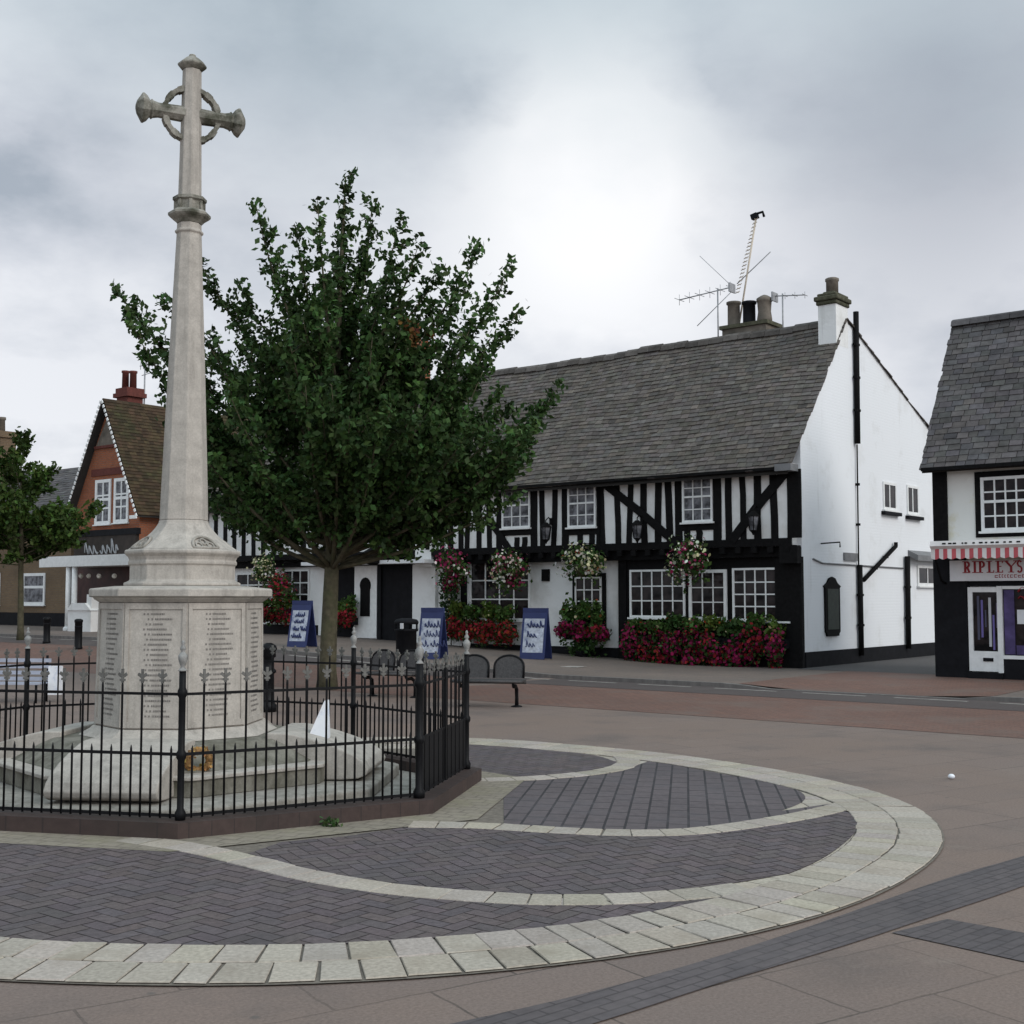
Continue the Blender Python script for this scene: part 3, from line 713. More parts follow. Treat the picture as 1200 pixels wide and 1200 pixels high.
# ------------------------------------------------------------------ trees
def bez(a, c, e, n):
    t = np.linspace(0, 1, n)[:, None]; a, c, e = (np.array(x, float) for x in (a, c, e)); return (1 - t) ** 2 * a + 2 * t * (1 - t) * c + t ** 2 * e
def make_tree(name, label, base, tips, trunk_top, rt, leaf, per_twig, leader, base_col, group=None, fork=(.25, .6), dens=1., twl=(.35, .85), start=(1.9, 5.5), orange=False, early=.22):
    root = thing(name, base, label, 'tree', 0, group)
    wood = MB(); cen = []; tone = []
    L_ = np.array(leader, float)
    tr = bez((0, 0, -.05), (L_[0] * .15, L_[1] * .15, trunk_top * .6), (L_[0] * .3, L_[1] * .3, trunk_top), 8)
    up = bez(tr[-1], tr[-1] + np.array((0, 0, (L_[2] - trunk_top) * .4)), L_, 12)
    spine = np.vstack([tr, up[1:]])
    rad = [rt * (1.35 if i == 0 else 1) * (1 - .25 * i / 8) for i in range(8)] + [rt * .75 * (1 - k / 11) + .012 for k in range(1, 12)]
    t_ = MB(); t_.tube(spine, rad, 10); t_.build('trunk', 'bark', root)
    zs = spine[:, 2]
    def spine_at(z): return np.array([np.interp(z, zs, spine[:, i]) for i in range(3)])
    limbs = [(up, .2)]
    for tip in tips:
        tip = np.array(tip, float); hgt = tip[2]
        r = hypot(tip[0], tip[1])
        z0 = min(max(start[0] + random.random() ** 1.5 * 1.4, hgt - r * random.uniform(.75, 1.15) - .3), start[1]); s0 = spine_at(z0)
        ctl = s0 + (tip - s0) * np.array((.62, .62, .30)) + rng.normal(size=3) * .12
        pth = bez(s0, ctl, tip, 12); rr = rt * .30 * (.6 + .4 * min(1, np.linalg.norm(tip - s0) / 3))
        wood.tube(pth, [rr * (1 - .88 * k / 11) for k in range(12)], 6); limbs.append((pth, early))
    for pth, st in limbs:
        lt_ = random.uniform(.72, 1.3)
        seglen = np.linalg.norm(pth[1:] - pth[:-1], axis=1).sum()
        ntw = int(seglen * 7.5 * dens)
        for k in range(ntw):
            f = st + (1 - st) * (k + random.random()) / ntw
            i = f * 11; i0 = min(int(i), 10); p = pth[i0] + (pth[i0 + 1] - pth[i0]) * (i - i0); tg = pth[i0 + 1] - pth[i0]; tg /= np.linalg.norm(tg)
            d = rand_dirs(1)[0] * .85 + tg * .55 + np.array((0, 0, .5)); d /= np.linalg.norm(d)
            ln = random.uniform(*twl) * (1.15 - .62 * f ** 2)
            e = p + d * ln
            if k % 3 == 0: wood.tube([p, (p + e) / 2 + rng.normal(size=3) * .02, e], [.012, .009, .004], 4, cap=False)
            m = max(4, int(per_twig * ln / .6)); ff = rng.uniform(.1, 1.05, (m, 1)) ** .7
            cen.append(p + (e - p) * ff + rng.normal(size=(m, 3)) * .06)
            ct = random.uniform(.5, 1.5)
            col = np.array(base_col)
            if orange and np.linalg.norm((p - ORANGE)[[0, 2]]) < .24 and random.random() < .6: col = np.array((.17, .085, .03))
            tone.append(col[None, :] * ct * lt_ * rng.uniform(.7, 1.3, (m, 1)) * rng.uniform(.85, 1.15, (m, 3)))
        m = int(seglen * 14)
        if m:
            ff = rng.uniform(max(st, .45), 1.0, m) * 11; ii = np.minimum(ff.astype(int), 10)
            cen.append(pth[ii] + (pth[ii + 1] - pth[ii]) * (ff - ii)[:, None] + rng.normal(size=(m, 3)) * .07); tone.append(np.array(base_col)[None, :] * rng.uniform(.7, 1.4, (m, 1)) * np.ones((m, 3)))
    wood.build('branches', 'bark', root)
    cen = np.vstack(cen); tone = np.vstack(tone); n = len(cen); u_, v_ = leaf_axes(n, leaf)
    quads('crown', cen, u_, v_, tone, 'leaf', root, 'leaf')
    return root
TB = gph(383, 808)
def trel(px, py, dy=0.):
    X, Y, Z = at(px, py, TB[1] + dy); return (X - TB[0], Y - TB[1], Z - TB[2])
sil = [(300, 240), (345, 262), (372, 235), (436, 238), (468, 258), (490, 288), (518, 318), (562, 290), (601, 306), (604, 368), (575, 395), (654, 455), (622, 545), (640, 478), (600, 480), (625, 520), (592, 555), (560, 500), (608, 580), (560, 592), (610, 520), (590, 455), (628, 500), (540, 345), (556, 372), (236, 310), (137, 340), (150, 372), (192, 350), (280, 332), (325, 300), (240, 395), (225, 470), (222, 560), (252, 596), (300, 604), (345, 612), (470, 596), (520, 560), (430, 300), (400, 262), (390, 330), (455, 330)]
ORANGE = np.array(trel(488, 404))
tips = []
for px, py in sil: tips.append(trel(px, py, random.uniform(-1.4, 1.4)))
for k in range(95):
    zz = random.uniform(4.15, 6.7); a = random.uniform(0, 2 * pi)
    prof_r = np.interp(zz, [2.4, 4.1, 4.8, 5.6, 6.6, 7.8], [3.0, 3.5, 3.7, 3.0, 1.8, 1.0])
    r = prof_r * random.uniform(.45, 1.0); tips.append((r * cos(a) + .3, r * sin(a), zz))
make_tree('maple_tree', 'large dark green tree behind the memorial railing, spiky upright shoots', TB, tips, 2.5, .165, .064, 40, trel(405, 207), (.040, .075, .023), orange=True, twl=(.2, .58), dens=.98, start=(2.2, 5.6))
tb2 = gph(24, 750)
def t2rel(px, py, dy=0.):
    X, Y, Z = at(px, py, tb2[1] + dy); return (X - tb2[0], Y - tb2[1], Z - tb2[2])
tips = [t2rel(*p, random.uniform(-1, 1)) for p in [(22, 512), (46, 552), (58, 552), (74, 595), (88, 605), (84, 622), (66, 640), (40, 652), (10, 655), (-20, 650), (-45, 620), (-30, 580), (0, 545), (15, 560), (30, 590), (55, 600), (-50, 655), (70, 632), (45, 630), (10, 630)]]
for k in range(16):
    a = random.uniform(0, 2 * pi); r = random.uniform(.8, 2.3); tips.append((r * cos(a), r * sin(a), random.uniform(2.8, 4.6)))
make_tree('street_tree', 'small round green street tree before the tan brick house', tb2, tips, 2.3, .10, .085, 40, t2rel(24, 514), (.05, .085, .02), start=(2.2, 4.5), dens=.75, early=.25)

# ------------------------------------------------------------------ building helpers
def window(parent, x, y, z0, z1, wd, cols, rows, rot=0., glassm='glass', fw=.05, mw=.025, proud=.05, sash=False, surround=None, name='window', framem='frame', midbar=None):
    """sash or casement window, local frame: u to the right, outward -y"""
    b = MB(); h = z1 - z0; hw = wd / 2
    y0, y1 = -proud, -.004
    b.box(-hw, hw, y0, y1, 0, fw); b.box(-hw, hw, y0, y1, h - fw, h)
    b.box(-hw, -hw + fw, y0, y1, fw, h - fw); b.box(hw - fw, hw, y0, y1, fw, h - fw)
    ym = y0 + .012
    if sash: b.box(-hw + fw, hw - fw, y0 + .006, y1, h * .52, h * .52 + fw * .9)
    for i in range(1, cols):
        xx = -hw + fw + (wd - 2 * fw) * i / cols; b.box(xx - mw / 2, xx + mw / 2, ym, y1, fw + .001, h - fw - .001)
    for i in range(1, rows):
        zz = fw + (h - 2 * fw) * i / rows
        if sash and abs(zz - h * .54) < .08: continue
        b.box(-hw + fw + .001, hw - fw - .001, ym + .003, y1, zz - mw / 2, zz + mw / 2)
    b.box(-hw - .04, hw + .04, y0 - .05, y1, -.045, -.002)
    w = b.build(name, framem, parent, (x, y, z0), rot)
    g = MB(); g.add([(-hw + .01, -.014, .01), (hw - .01, -.014, .01), (hw - .01, -.014, h - .01), (-hw + .01, -.014, h - .01)], [(0, 1, 2, 3)])
    g.build('pane', glassm, w)
    return w
def tiled_slope(b, u0, u1, y0, z0, y1, z1, tw, tl, th=.025, wob=0.03, sag=0., rag=.03):
    """rows of separate tiles from the eave (y0,z0) to the ridge (y1,z1); u along the eave"""
    ln = hypot(y1 - y0, z1 - z0); rows = int(ln / tl); dy, dz = (y1 - y0) / ln, (z1 - z0) / ln; ny, nz = -dz, dy
    if nz < 0: ny, nz = -ny, -nz
    def surf(u, s, h):
        w = sag * (-sin(pi * (u - u0) / (u1 - u0))) + wob * (sin(u * .9 + s * 1.3) + .6 * sin(u * 2.3 - s * .7))
        return (u, y0 + dy * s + ny * (h), z0 + dz * s + nz * h + w)
    for r in range(rows + 1):
        s = r * ln / rows - .04; u = u0 - (tw / 2 if r % 2 else 0) - random.random() * .05
        rowt = random.uniform(.9, 1.08)
        while u < u1:
            w = tw * random.uniform(.75, 1.25); a, c = max(u0 - random.uniform(0, rag), u), min(u1 + random.uniform(0, rag), u + w)
            if c - a > .04:
                s1 = min(s + tl * 1.15, ln + .02); j = random.uniform(-.012, .012); hh = th * random.uniform(.7, 1.5)
                t = rowt * random.choice((random.uniform(.8, 1.15), random.uniform(.88, 1.1), random.uniform(.7, 1.3)))
                tn = (t * random.uniform(.96, 1.06), t, t * random.uniform(.92, 1.04))
                g = .006
                q = [surf(a + g, s + j, hh), surf(c - g, s + j, hh), surf(c - g, s1, .004), surf(a + g, s1, .004), surf(a + g, s + j, -.01), surf(c - g, s + j, -.01)]
                b.add(q, [(0, 1, 2, 3), (4, 5, 1, 0), (4, 0, 3), (5, 2, 1)], tone=tn)
            u += w
def slab(b, u0, u1, pts, th=.06):     # roof deck under the tiles: list of (y,z) along the slope
    n = len(pts)
    vs = [(u, y, z) for u in (u0, u1) for y, z in pts] + [(u, y, z - th) for u in (u0, u1) for y, z in pts]
    fs = []
    for i in range(n - 1):
        fs += [(i, i + 1, n + i + 1, n + i), (2 * n + i, 3 * n + i, 3 * n + i + 1, 2 * n + i + 1), (i, 2 * n + i, 2 * n + i + 1, i + 1), (n + i, n + i + 1, 3 * n + i + 1, 3 * n + i)]
    fs += [(0, n, 3 * n, 2 * n), (n - 1, 3 * n - 1, 4 * n - 1, 2 * n - 1)]
    b.add(vs, fs)

# ------------------------------------------------------------------ the pub
pub = thing('timber_framed_pub', (P0[0], P0[1], .08), 'long black and white timber framed pub with a stone tiled roof', 'pub', ANG)
XL = -22.5; YB = 10.5; JY = -.32
RIDGE = (2.65, 8.55); EAVE = (-.62, 4.60)
def roof_z(y): return EAVE[1] + (y - EAVE[0]) * (RIDGE[1] - EAVE[1]) / (RIDGE[0] - EAVE[0]) if y < RIDGE[0] else RIDGE[1] + .06 - (y - RIDGE[0]) * .40
gy = [(0, -.2), (0, 2.8), (0, roof_z(0) - .09), (1.2, roof_z(1.2) - .09), (RIDGE[0], RIDGE[1] - .05), (3.1, 8.42), (8.3, 6.36), (YB, 5.4), (YB, -.2)]
b = MB()
b.prism(gy, -.35, 0, lambda p, q, t: (t, p, q)); b.build('gable_wall', 'whitebrick', pub)
b = MB(); b.box(XL, -.352, .0, .3, -.3, 2.83); b.build('ground_floor_wall', 'white', pub)
b = MB(); b.box(XL, -11.95, JY, -.002, 2.83, 4.72); b.box(-11.3, -.12, JY, -.002, 2.83, 4.72); b.build('upper_wall', 'white', pub)
b = MB(); b.box(XL, -.352, YB - .3, YB, -.3, 5.4); b.box(XL, XL + .3, .302, YB - .302, -.3, 5.2); b.build('rear_wall', 'white', pub)
b = MB()
b.box(-10.4, -5.05, -.035, -.003, -.3, .33); b.build('black_plinth', 'blackbase', pub)
b = MB(); b.box(XL, -14.75, -.035, -.003, -.3, .75); b.build('black_plinth', 'blackbase', pub)
b = MB()
b.box(.003, .04, .05, YB, -.2, .36)
b.build('black_plinth', 'blackbase', pub)
# the framing of the upper storey
b = MB(); yf = JY - .022; yb = JY + .03
zb0, zt0 = 2.80, 4.66
def stud(x, w, z0=2.98, z1=4.56, lean=None):
    ln = random.uniform(-.035, .035) if lean is None else lean
    xs = [x + ln * (2 * t - 1) + random.uniform(-.012, .012) for t in (0, .33, .66, 1)]; zs_ = [z0 + (z1 - z0) * t for t in (0, .33, .66, 1)]
    for i in range(3):
        w0, w1 = w * random.uniform(.92, 1.08), w * random.uniform(.92, 1.08)
        vs = [(xs[i] - w / 2, yb, zs_[i]), (xs[i] + w / 2, yb, zs_[i]), (xs[i + 1] + w / 2, yb, zs_[i + 1]), (xs[i + 1] - w / 2, yb, zs_[i + 1])]
        vs += [(p[0], yf, p[2]) for p in vs]; b.add(vs, [(4, 5, 6, 7), (0, 1, 5, 4), (1, 2, 6, 5), (2, 3, 7, 6), (3, 0, 4, 7)])
fx = lambda px, py=600: fac(px, py, JY)[0]
for s0, s1 in ((XL, -11.95), (-11.3, -.1)):
    b.box(s0, s1, yf - .012, yb, 2.805, 2.985); b.box(s0, s1, yf - .004, yb, 4.56, 4.72)
for px in (503, 518, 528.5, 540, 548.5, 561.7, 573, 635.6, 650, 705, 724, 738.5, 754.7, 771.5, 784.5, 854, 871, 888, 907): stud(fx(px), .168 + random.uniform(-.02, .03))
for px, w in ((585.5, .2), (626, .22), (662.5, .22), (702, .14), (795.5, .2), (841, .22), (931, .34)): stud(fx(px), w, lean=0)
wz0 = {}
for px0, px1, py0, py1 in ((589, 622, 571, 618), (666, 699, 567, 617), (800, 836, 558, 611)):
    x0, z1 = fac(px0, py0, JY); x1, z0 = fac(px1, py1, JY)
    b.box(x0 - .12, x1 + .12, yf - .006, yb, z0 - .2, z0 - .03); b.box(x0 - .12, x1 + .12, yf - .006, yb, z1 + .02, 4.57)
for px in (606, 615, 680, 694, 806, 820): stud(fx(px, 635), .17, 2.98, 3.24, 0)
x = fx(462, 600)
for k, px in enumerate(range(0, 21)):     # left wing, close studding
    xx = -12.35 - k * .49
    if xx > XL + .2 and not (-14.9 < xx < -13.2 or -18.1 < xx < -17.0): stud(xx, .19)
b.build('timber_studs', 'black', pub)
def brace(p, q, w=.2):
    x0, z0 = fac(*p, JY); x1, z1 = fac(*q, JY); b = MB()
    mid = ((x0 + x1) / 2, (z0 + z1) / 2 + .04)
    for a, c in (((x0, z0), mid), (mid, (x1, z1))): b.bar((a[0], yf - .012, a[1]), (c[0], yf - .012, c[1]), w, .035, up=(0, 1, 0))
    b.build('timber_brace', 'black', pub)
brace((706, 565), (795, 638)); brace((858, 634), (928, 545), .22); brace((570, 604), (600, 648)); brace((512, 602), (538, 574))
b = MB()    # jetty bressumer and joist ends
b.box(-11.3, -.02, -.22, .02, 2.56, 2.80)
xx = -11.2
while xx < -.1:
    b.box(xx, xx + .14, -.36, -.222, 2.66, 2.80); xx += .42
b.box(XL, -11.95, -.16, .02, 2.58, 2.80)
b.build('jetty_beam', 'black', pub)
# right-hand bay in black timber
b = MB()
b.box(-5.02, .035, -.09, -.004, -.25, 2.555); b.box(-.62, .05, -.16, -.092, -.25, 2.555); b.box(-5.02, -4.78, -.13, -.092, -.25, 2.555)
b.box(-.40, .05, JY - .03, -.165, 2.40, 2.81)
b.build('black_bay_front', 'black', pub)
for (px0, px1, py0, py1, c, r, sash, g) in ((589, 622, 571, 618, 3, 4, True, 'net'), (666, 699, 567, 617, 3, 4, True, 'net'), (800, 836, 558, 611, 3, 4, True, 'net')):
    x0, z1 = fac(px0, py0, JY); x1, z0 = fac(px1, py1, JY)
    window(pub, (x0 + x1) / 2, JY, z0, z1, x1 - x0, c, r, 0, g, sash=sash)
for xx in (-14.05, -17.55): window(pub, xx, JY, 3.45, 4.5, .95, 2, 3, 0, 'net', sash=True)
x0, z1 = fac(741, 668); x1, z0 = fac(806, 724); window(pub, (x0 + x1) / 2, -.09, z0, z1, x1 - x0, 5, 3, 0, 'glass', .05, .03)
x0, z1 = fac(810, 668); x1, z0 = fac(855, 727); window(pub, (x0 + x1) / 2, -.09, z0, z1, x1 - x0, 3, 3, 0, 'glass', .08, .025)
x0, z1 = fac(861, 666); x1, z0 = fac(928, 728); window(pub, (x0 + x1) / 2, -.09, z0, z1, x1 - x0, 5, 4, 0, 'glass', .05, .03)
b = MB(); x0, z1 = fac(672, 672); x1, z0 = fac(711, 745); b.box(x0, x1, -.05, -.004, z0, z1); b.build('window_surround', 'black', pub)
window(pub, (x0 + x1) / 2, -.05, z0 + .55, z1 - .1, x1 - x0 - .22, 3, 3, 0, 'glass', .04, .03)
x0, z1 = fac(552, 657); x1, z0 = fac(622, 727); window(pub, (x0 + x1) / 2, -.004, z0, z1, x1 - x0, 4, 3, 0, 'glass', .05, .035)
b = MB(); x0, z1 = fac(547, 655); b.box(x0 - .2, x0 + .02, -.03, -.004, .4, 2.5); b.build('timber_post', 'black', pub)
x0, z1 = fac(333, 668); x1, z0 = fac(363, 712); window(pub, (x0 + x1) / 2, -.004, z0, z1, x1 - x0, 3, 3, 0, 'glass', .05, .035)
x0, z1 = fac(278, 672); x1, z0 = fac(318, 712); window(pub, (x0 + x1) / 2, -.004, z0, z1, x1 - x0, 3, 3, 0, 'glass', .05, .035)
b = MB(); x0, z0 = fac(640, 674); b.box(x0 - .13, x0 + .13, -.04, -.004, z0 - .16, z0 + .16); b.build('wall_plate', 'black', pub)
# entrance block: white, flat canopy, dark doorway, white panelled leaf
xa, _ = fac(386, 650); xc, _ = fac(500, 650); zcan = fac(446, 662)[1]
b = MB(); b.box(-11.94, -11.31, JY - .02, .02, 2.5, 4.72)
b.box(-16.3, -11.96, -.1, -.004, zcan + .12, 2.8)
b.box(-12.25, -11.35, -.12, -.004, -.2, zcan)
b.box(-16.3, -15.9, -.1, -.004, -.2, zcan)
b.build('entrance_wall', 'white', pub)
b = MB(); b.box(-16.4, -11.2, -.75, -.11, zcan + .005, zcan + .11); b.build('entrance_canopy', 'signwhite', pub)
b = MB(); b.box(-13.72, -12.26, -.05, -.004, -.2, zcan); b.box(-15.88, -14.72, -.05, -.004, .3, zcan - .05); b.box(-13.70, -13.55, -.12, -.052, -.2, zcan - .01); b.box(-12.42, -12.27, -.12, -.052, -.2, zcan - .01); b.build('dark_doorway', 'blackbase', pub)
b = MB(); b.box(-14.70, -13.74, -.10, -.004, .40, zcan - .02); dr = b.build('door', 'frame', pub)
b = MB(); b.lathe([(.2, 0), (.2, .015)], 16); 
b2 = MB(); b2.box(-14.42, -14.02, -.125, -.102, 1.05, 2.0); 
for k in range(12): pass
b2.ico((-14.22, -.112, 1.98), .24, (1, .06, 1), 8); b2.build('door_plaque', 'black', dr)
# roof
b = MB()
slab(b, XL - .2, -.02, [(EAVE[0], EAVE[1] - .11), (RIDGE[0], RIDGE[1] - .12)], .06); slab(b, XL - .2, -.02, [(RIDGE[0] + .01, RIDGE[1]), (YB + .3, roof_z(YB + .3))], .09)
b.build('roof_deck', 'under', pub)
b = MB(); tiled_slope(b, XL - .2, .06, EAVE[0] - .03, EAVE[1] + .0, RIDGE[0], RIDGE[1] + .02, .24, .15, .022, .022, .06)
u = XL - .2
while u < -.6:
    w = random.uniform(.35, .45); zz = RIDGE[1] + .05 + random.uniform(-.015, .015) + .022 * (sin(u * .9 + 6.6) + .6 * sin(u * 2.3 - 3.6)) + .06 * (-sin(pi * (u - XL) / -XL))
    t = random.uniform(.6, 1.2)
    b.prism([(-.17, -.15), (-.13, -.02), (0, .06), (.13, -.02), (.17, -.15)], u, u + w - .01, lambda p, q, tt: (tt, RIDGE[0] + p, zz + q), tone=t); u += w
b.build('roof', 'tile', pub)
b = MB(); tiled_slope(b, XL - .2, .05, YB + .3, roof_z(YB + .3), RIDGE[0] + .02, RIDGE[1] + .02, .5, .4, .03, 0.0); b.build('rear_roof', 'tile', pub)
b = MB(); b.box(XL, -.02, -.70, -.60, 4.53, 4.60); b.build('gutter', 'black', pub)
b = MB(); b.box(-.30, .10, -.72, -.33, 4.50, 4.66); b.build('eave_corbel', 'grey', pub)
# gable chimney
cy0, _ = gab(979, 380); cy1, cz1 = gab(997, 356)
cx0 = -.47; ztop = fac(970, 357, 2.1)[1]
b = MB(); b.box(cx0, .003, 2.08, 2.78, 7.85, ztop); ch = b.build('gable_chimney', 'white', pub)
b = MB(); b.box(cx0 - .04, .045, 2.03, 2.83, ztop + .002, ztop + .10); b.box(cx0 - .08, .085, 1.99, 2.87, ztop + .10, ztop + .22); b.box(cx0 - .02, .03, 2.06, 2.80, ztop + .22, ztop + .30); b.box(cx0 + .08, -.08, 2.18, 2.70, ztop + .30, ztop + .36); b.build('chimney_cap', 'cap', ch, bevel=.03)
b = MB(); b.lathe([(.15, 0), (.15, .28), (.17, .30), (.17, .36), (.13, .38)], 14, 0, (-.235, 2.42, ztop + .355)); b.build('chimney_pot', 'potbuff', ch)
# stack with three pots behind the ridge
sx0, sz0 = fac(847, 385, 3.0); sx1, _ = fac(909, 380, 3.0); ztp = fac(878, 382, 3.0)[1]; sx0 += .12; sx1 -= .15
b = MB(); b.box(sx0, sx1, 2.75, 3.5, 7.9, ztp - .06); st = b.build('ridge_chimney', 'potbuff', pub)
b = MB(); b.box(sx0 - .06, sx1 + .06, 2.69, 3.56, ztp - .058, ztp + .04); b.build('chimney_cap', 'cap', st)
pzt = fac(878, 353, 3.1)[1]
for i, px in enumerate((860, 878, 896)):
    xx = fac(px, 370, 3.1)[0]; h = pzt - ztp + (-.06 if i == 1 else 0); b = MB()
    if i < 2: b.lathe([(.19, 0), (.17, .05), (.165, h - .08), (.2, h - .06), (.2, h), (.15, h)], 14, 0, (xx, 3.1, ztp + .042))
    else: b.lathe([(.2, 0), (.2, .1), (.17, .3), (.19, h - .14), (.21, h - .12), (.21, h - .04), (.1, h + .03), (.03, h + .06)], 14, 0, (xx, 3.1, ztp + .042))
    b.build('chimney_pot', 'potbuff' if i != 1 else 'blackbase', st)
x0 = fac(490, 400, 3.0)[0]
b = MB(); b.box(x0 - .28, x0 + .28, 2.6, 3.3, 7.9, fac(490, 400, 3.0)[1]); c2 = b.build('brick_chimney', 'redbrick', pub)
b = MB(); b.lathe([(.15, 0), (.14, .5), (.17, .52), (.17, .58)], 12, 0, (x0, 2.95, fac(490, 400, 3.0)[1])); b.build('chimney_pot', 'clay', c2)
# fittings on the white gable
def gpipe(pts, r, name='downpipe', mat='black'):
    b = MB(); b.tube(pts, r, 8)
    for p, q in zip(pts[:-1], pts[1:]):
        L_ = np.array(q) - np.array(p); n = int(np.linalg.norm(L_) / 1.1)
        for k in range(1, n + 1):
            c = np.array(p) + L_ * k / (n + 1); b.obox(c, (.05, 0, 0), (0, r * 1.5, 0), (0, 0, .03))
    return b.build(name, mat, pub)
g1 = gab(999.5, 366); g2 = gab(1001.5, 520); g3 = gab(1004, 662); g4 = gab(1006, 768)
gpipe([(.08, g1[0], g1[1]), (.08, g2[0], g2[1])], .075); gpipe([(.05, g2[0] + .03, g2[1] - .02), (.05, g3[0], g3[1])], .02); gpipe([(.08, g3[0], g3[1]), (.08, g4[0], g4[1])], .07)
d1 = gab(1046, 640); d2 = gab(1008, 680); gpipe([(.09, d1[0], d1[1] + .1), (.09, d1[0], d1[1]), (.09, d2[0], d2[1])], .055, 'waste_pipe')
e1 = gab(1059.5, 652); e2 = gab(1061, 760); gpipe([(.09, e1[0], e1[1]), (.09, e2[0], e2[1])], .075)
c1 = gab(952, 655); c2_ = gab(963, 660); c3 = gab(1058, 666); b = MB(); b.tube([(.02, *c1), (.02, *c2_), (.02, c3[0], c3[1])], .022, 6); b.build('wall_cable', 'grey', pub)
for px0, px1, py0, py1 in ((1034, 1050, 564, 599), (1062, 1076, 568, 604)):
    y0, z1 = gab(px0, py0); y1, z0 = gab(px1, py1)
    w = window(pub, 0.0, (y0 + y1) / 2, z0, z1, y1 - y0, 2, 1, pi / 2, 'glass', .07, .06, .03)
    b = MB(); b.box(-(y1 - y0) / 2 - .12, (y1 - y0) / 2 + .12, -.12, -.004, -.14, -.05); b.build('window_sill', 'blackbase', w)
y0, z1 = gab(1074, 662); y1, z0 = gab(1098, 687); window(pub, 0.0, (y0 + y1) / 2, z0, z1, y1 - y0, 2, 1, pi / 2, 'glass', .08, .05, .04)
# framed notice board with shaped top
y0, z1 = gab(965, 684); y1, z0 = gab(983, 742); hw = (y1 - y0) / 2; hh = z1 - z0
b = MB(); pl = [(-hw * .8, -.06), (hw * .8, -.06), (hw * .85, 0), (hw, .05), (hw, hh - .1), (hw * 1.15, hh - .06), (hw * .7, hh + .02), (hw * .4, hh + .13), (0, hh + .17), (-hw * .4, hh + .13), (-hw * .7, hh + .02), (-hw * 1.15, hh - .06), (-hw, hh - .1), (-hw, .05), (-hw * .85, 0)]
b.prism(pl, .004, .05, lambda p, q, t: (t, (y0 + y1) / 2 + p, z0 + q)); nb = b.build('notice_board', 'black', pub)
b = MB(); b.box(.05, .062, y0 + .1, y1 - .1, z0 + .1, z1 - .12); b.build('board_panel', 'bronze', nb)
b = MB(); b.box(.003, .05, gab(988, 650)[0], gab(1003, 650)[0], gab(995, 657)[1], gab(995, 648)[1]); b.build('stone_ledge', 'grey', pub)
b = MB(); q = gab(961, 637); b.tube([(.02, *q), (.5, q[0], q[1] + .02), (.5, q[0], q[1] - .1)], .018, 6); b.build('hanging_bracket', 'black', pub)
# low lean-to at the back of the alley
b = MB(); ly0 = gab(1064, 655)[0]
b.prism([(ly0, 2.9), (ly0 + 3.5, 2.9), (ly0 + 3.5, 2.75), (ly0, 2.75)], .003, .28, lambda p, q, t: (t, p, q - (t) * .5)); b.build('lean_to_roof', 'grey', pub)

# ------------------------------------------------------------------ aerials on the pub roof
def aerial(name, label, x, y, zbase, h, boom, els, along=0., tilt=0., boom_h=None, elw=.5):
    X = P0[0] + x * EX[0] + y * EY[0]; Y = P0[1] + x * EX[1] + y * EY[1]
    r = thing(name, (X, Y, zbase + .08), label, 'aerial', ANG + along, 'television aerials on the roofs')
    b = MB(); b.tube([(0, 0, -.3), (0, 0, h)], .022, 6); b.build('mast', 'alu', r)
    b = MB(); bh = boom_h or h - .06
    b.tube([(-boom * .75, 0, bh - tilt * .75), (boom * .25, 0, bh + tilt * .25)], .016, 6)
    for k in range(els):
        t = k / (els - 1); xx = -boom * .75 + boom * t; zz = bh + tilt * (xx / boom); b.tube([(xx, -elw / 2, zz), (xx, elw / 2, zz)], .009, 5)
        b.tube([(xx, 0, zz - elw * .3), (xx, 0, zz + elw * .3)], .007, 5)
    b.obox((boom * .27, 0, bh), (.02, 0, 0), (0, .16, 0), (0, 0, .12)); b.build('boom', 'alu', r)
    return r
ax, az = fac(841, 340, 2.7); aerial('tv_aerial', 'wide pale aerial left of the three chimney pots', ax, 2.7, 8.5, az - 8.45, 1.6, 6, 0, .1, None, .5)
ax, az = fac(917, 344, 3.2); aerial('tv_aerial', 'short aerial on the ridge between the pots and the white chimney', ax, 3.2, 8.4, az - 8.4, .85, 4, radians(180), .1, None, .3)
ax, az = fac(862, 352, 3.4); bx, bz = fac(886, 255, 3.4)
r = thing('tall_aerial', (P0[0] + ax * EX[0] + 3.4 * EY[0], P0[1] + ax * EX[1] + 3.4 * EY[1], az + .08), 'tallest aerial, leaning right with a dark head, above the chimney pots', 'aerial', ANG, 'television aerials on the roofs')
b = MB(); dx, dz = bx - ax, bz - az
b.tube([(0, 0, -1.2), (dx, 0, dz)], .028, 6)
for k in range(20):
    t = .1 + .88 * k / 19; b.tube([(dx * t - .07, 0, dz * t - .02), (dx * t + .07, 0, dz * t + .02)], .012, 5); b.tube([(dx * t, -.06, dz * t), (dx * t, .06, dz * t)], .01, 5)
b.build('mast', simple('cream_aerial', (.55, .47, .38), .6, .2, 5, bmp=0), r)
b = MB(); b.obox((dx - .04, 0, dz + .04), (.09, 0, .02), (0, .07, 0), (-.02, 0, .07)); b.tube([(dx, 0, dz + .1), (dx + .2, 0, dz + .12), (dx + .24, 0, dz - .02)], .035, 6); b.build('aerial_head', 'blackbase', r)
b = MB(); q = fac(903, 295, 3.4); b.tube([(0.05, 0, .45), (q[0] - ax, 0, q[1] - az)], .014, 5); q = fac(820, 300, 3.4); b.tube([(0, 0, .3), (q[0] - ax, 0, q[1] - az)], .008, 5); q = fac(817, 382, 3.0); b.tube([(0, 0, .35), (q[0] - ax, -.4, q[1] - az)], .012, 5); b.build('stay', 'alu', r)

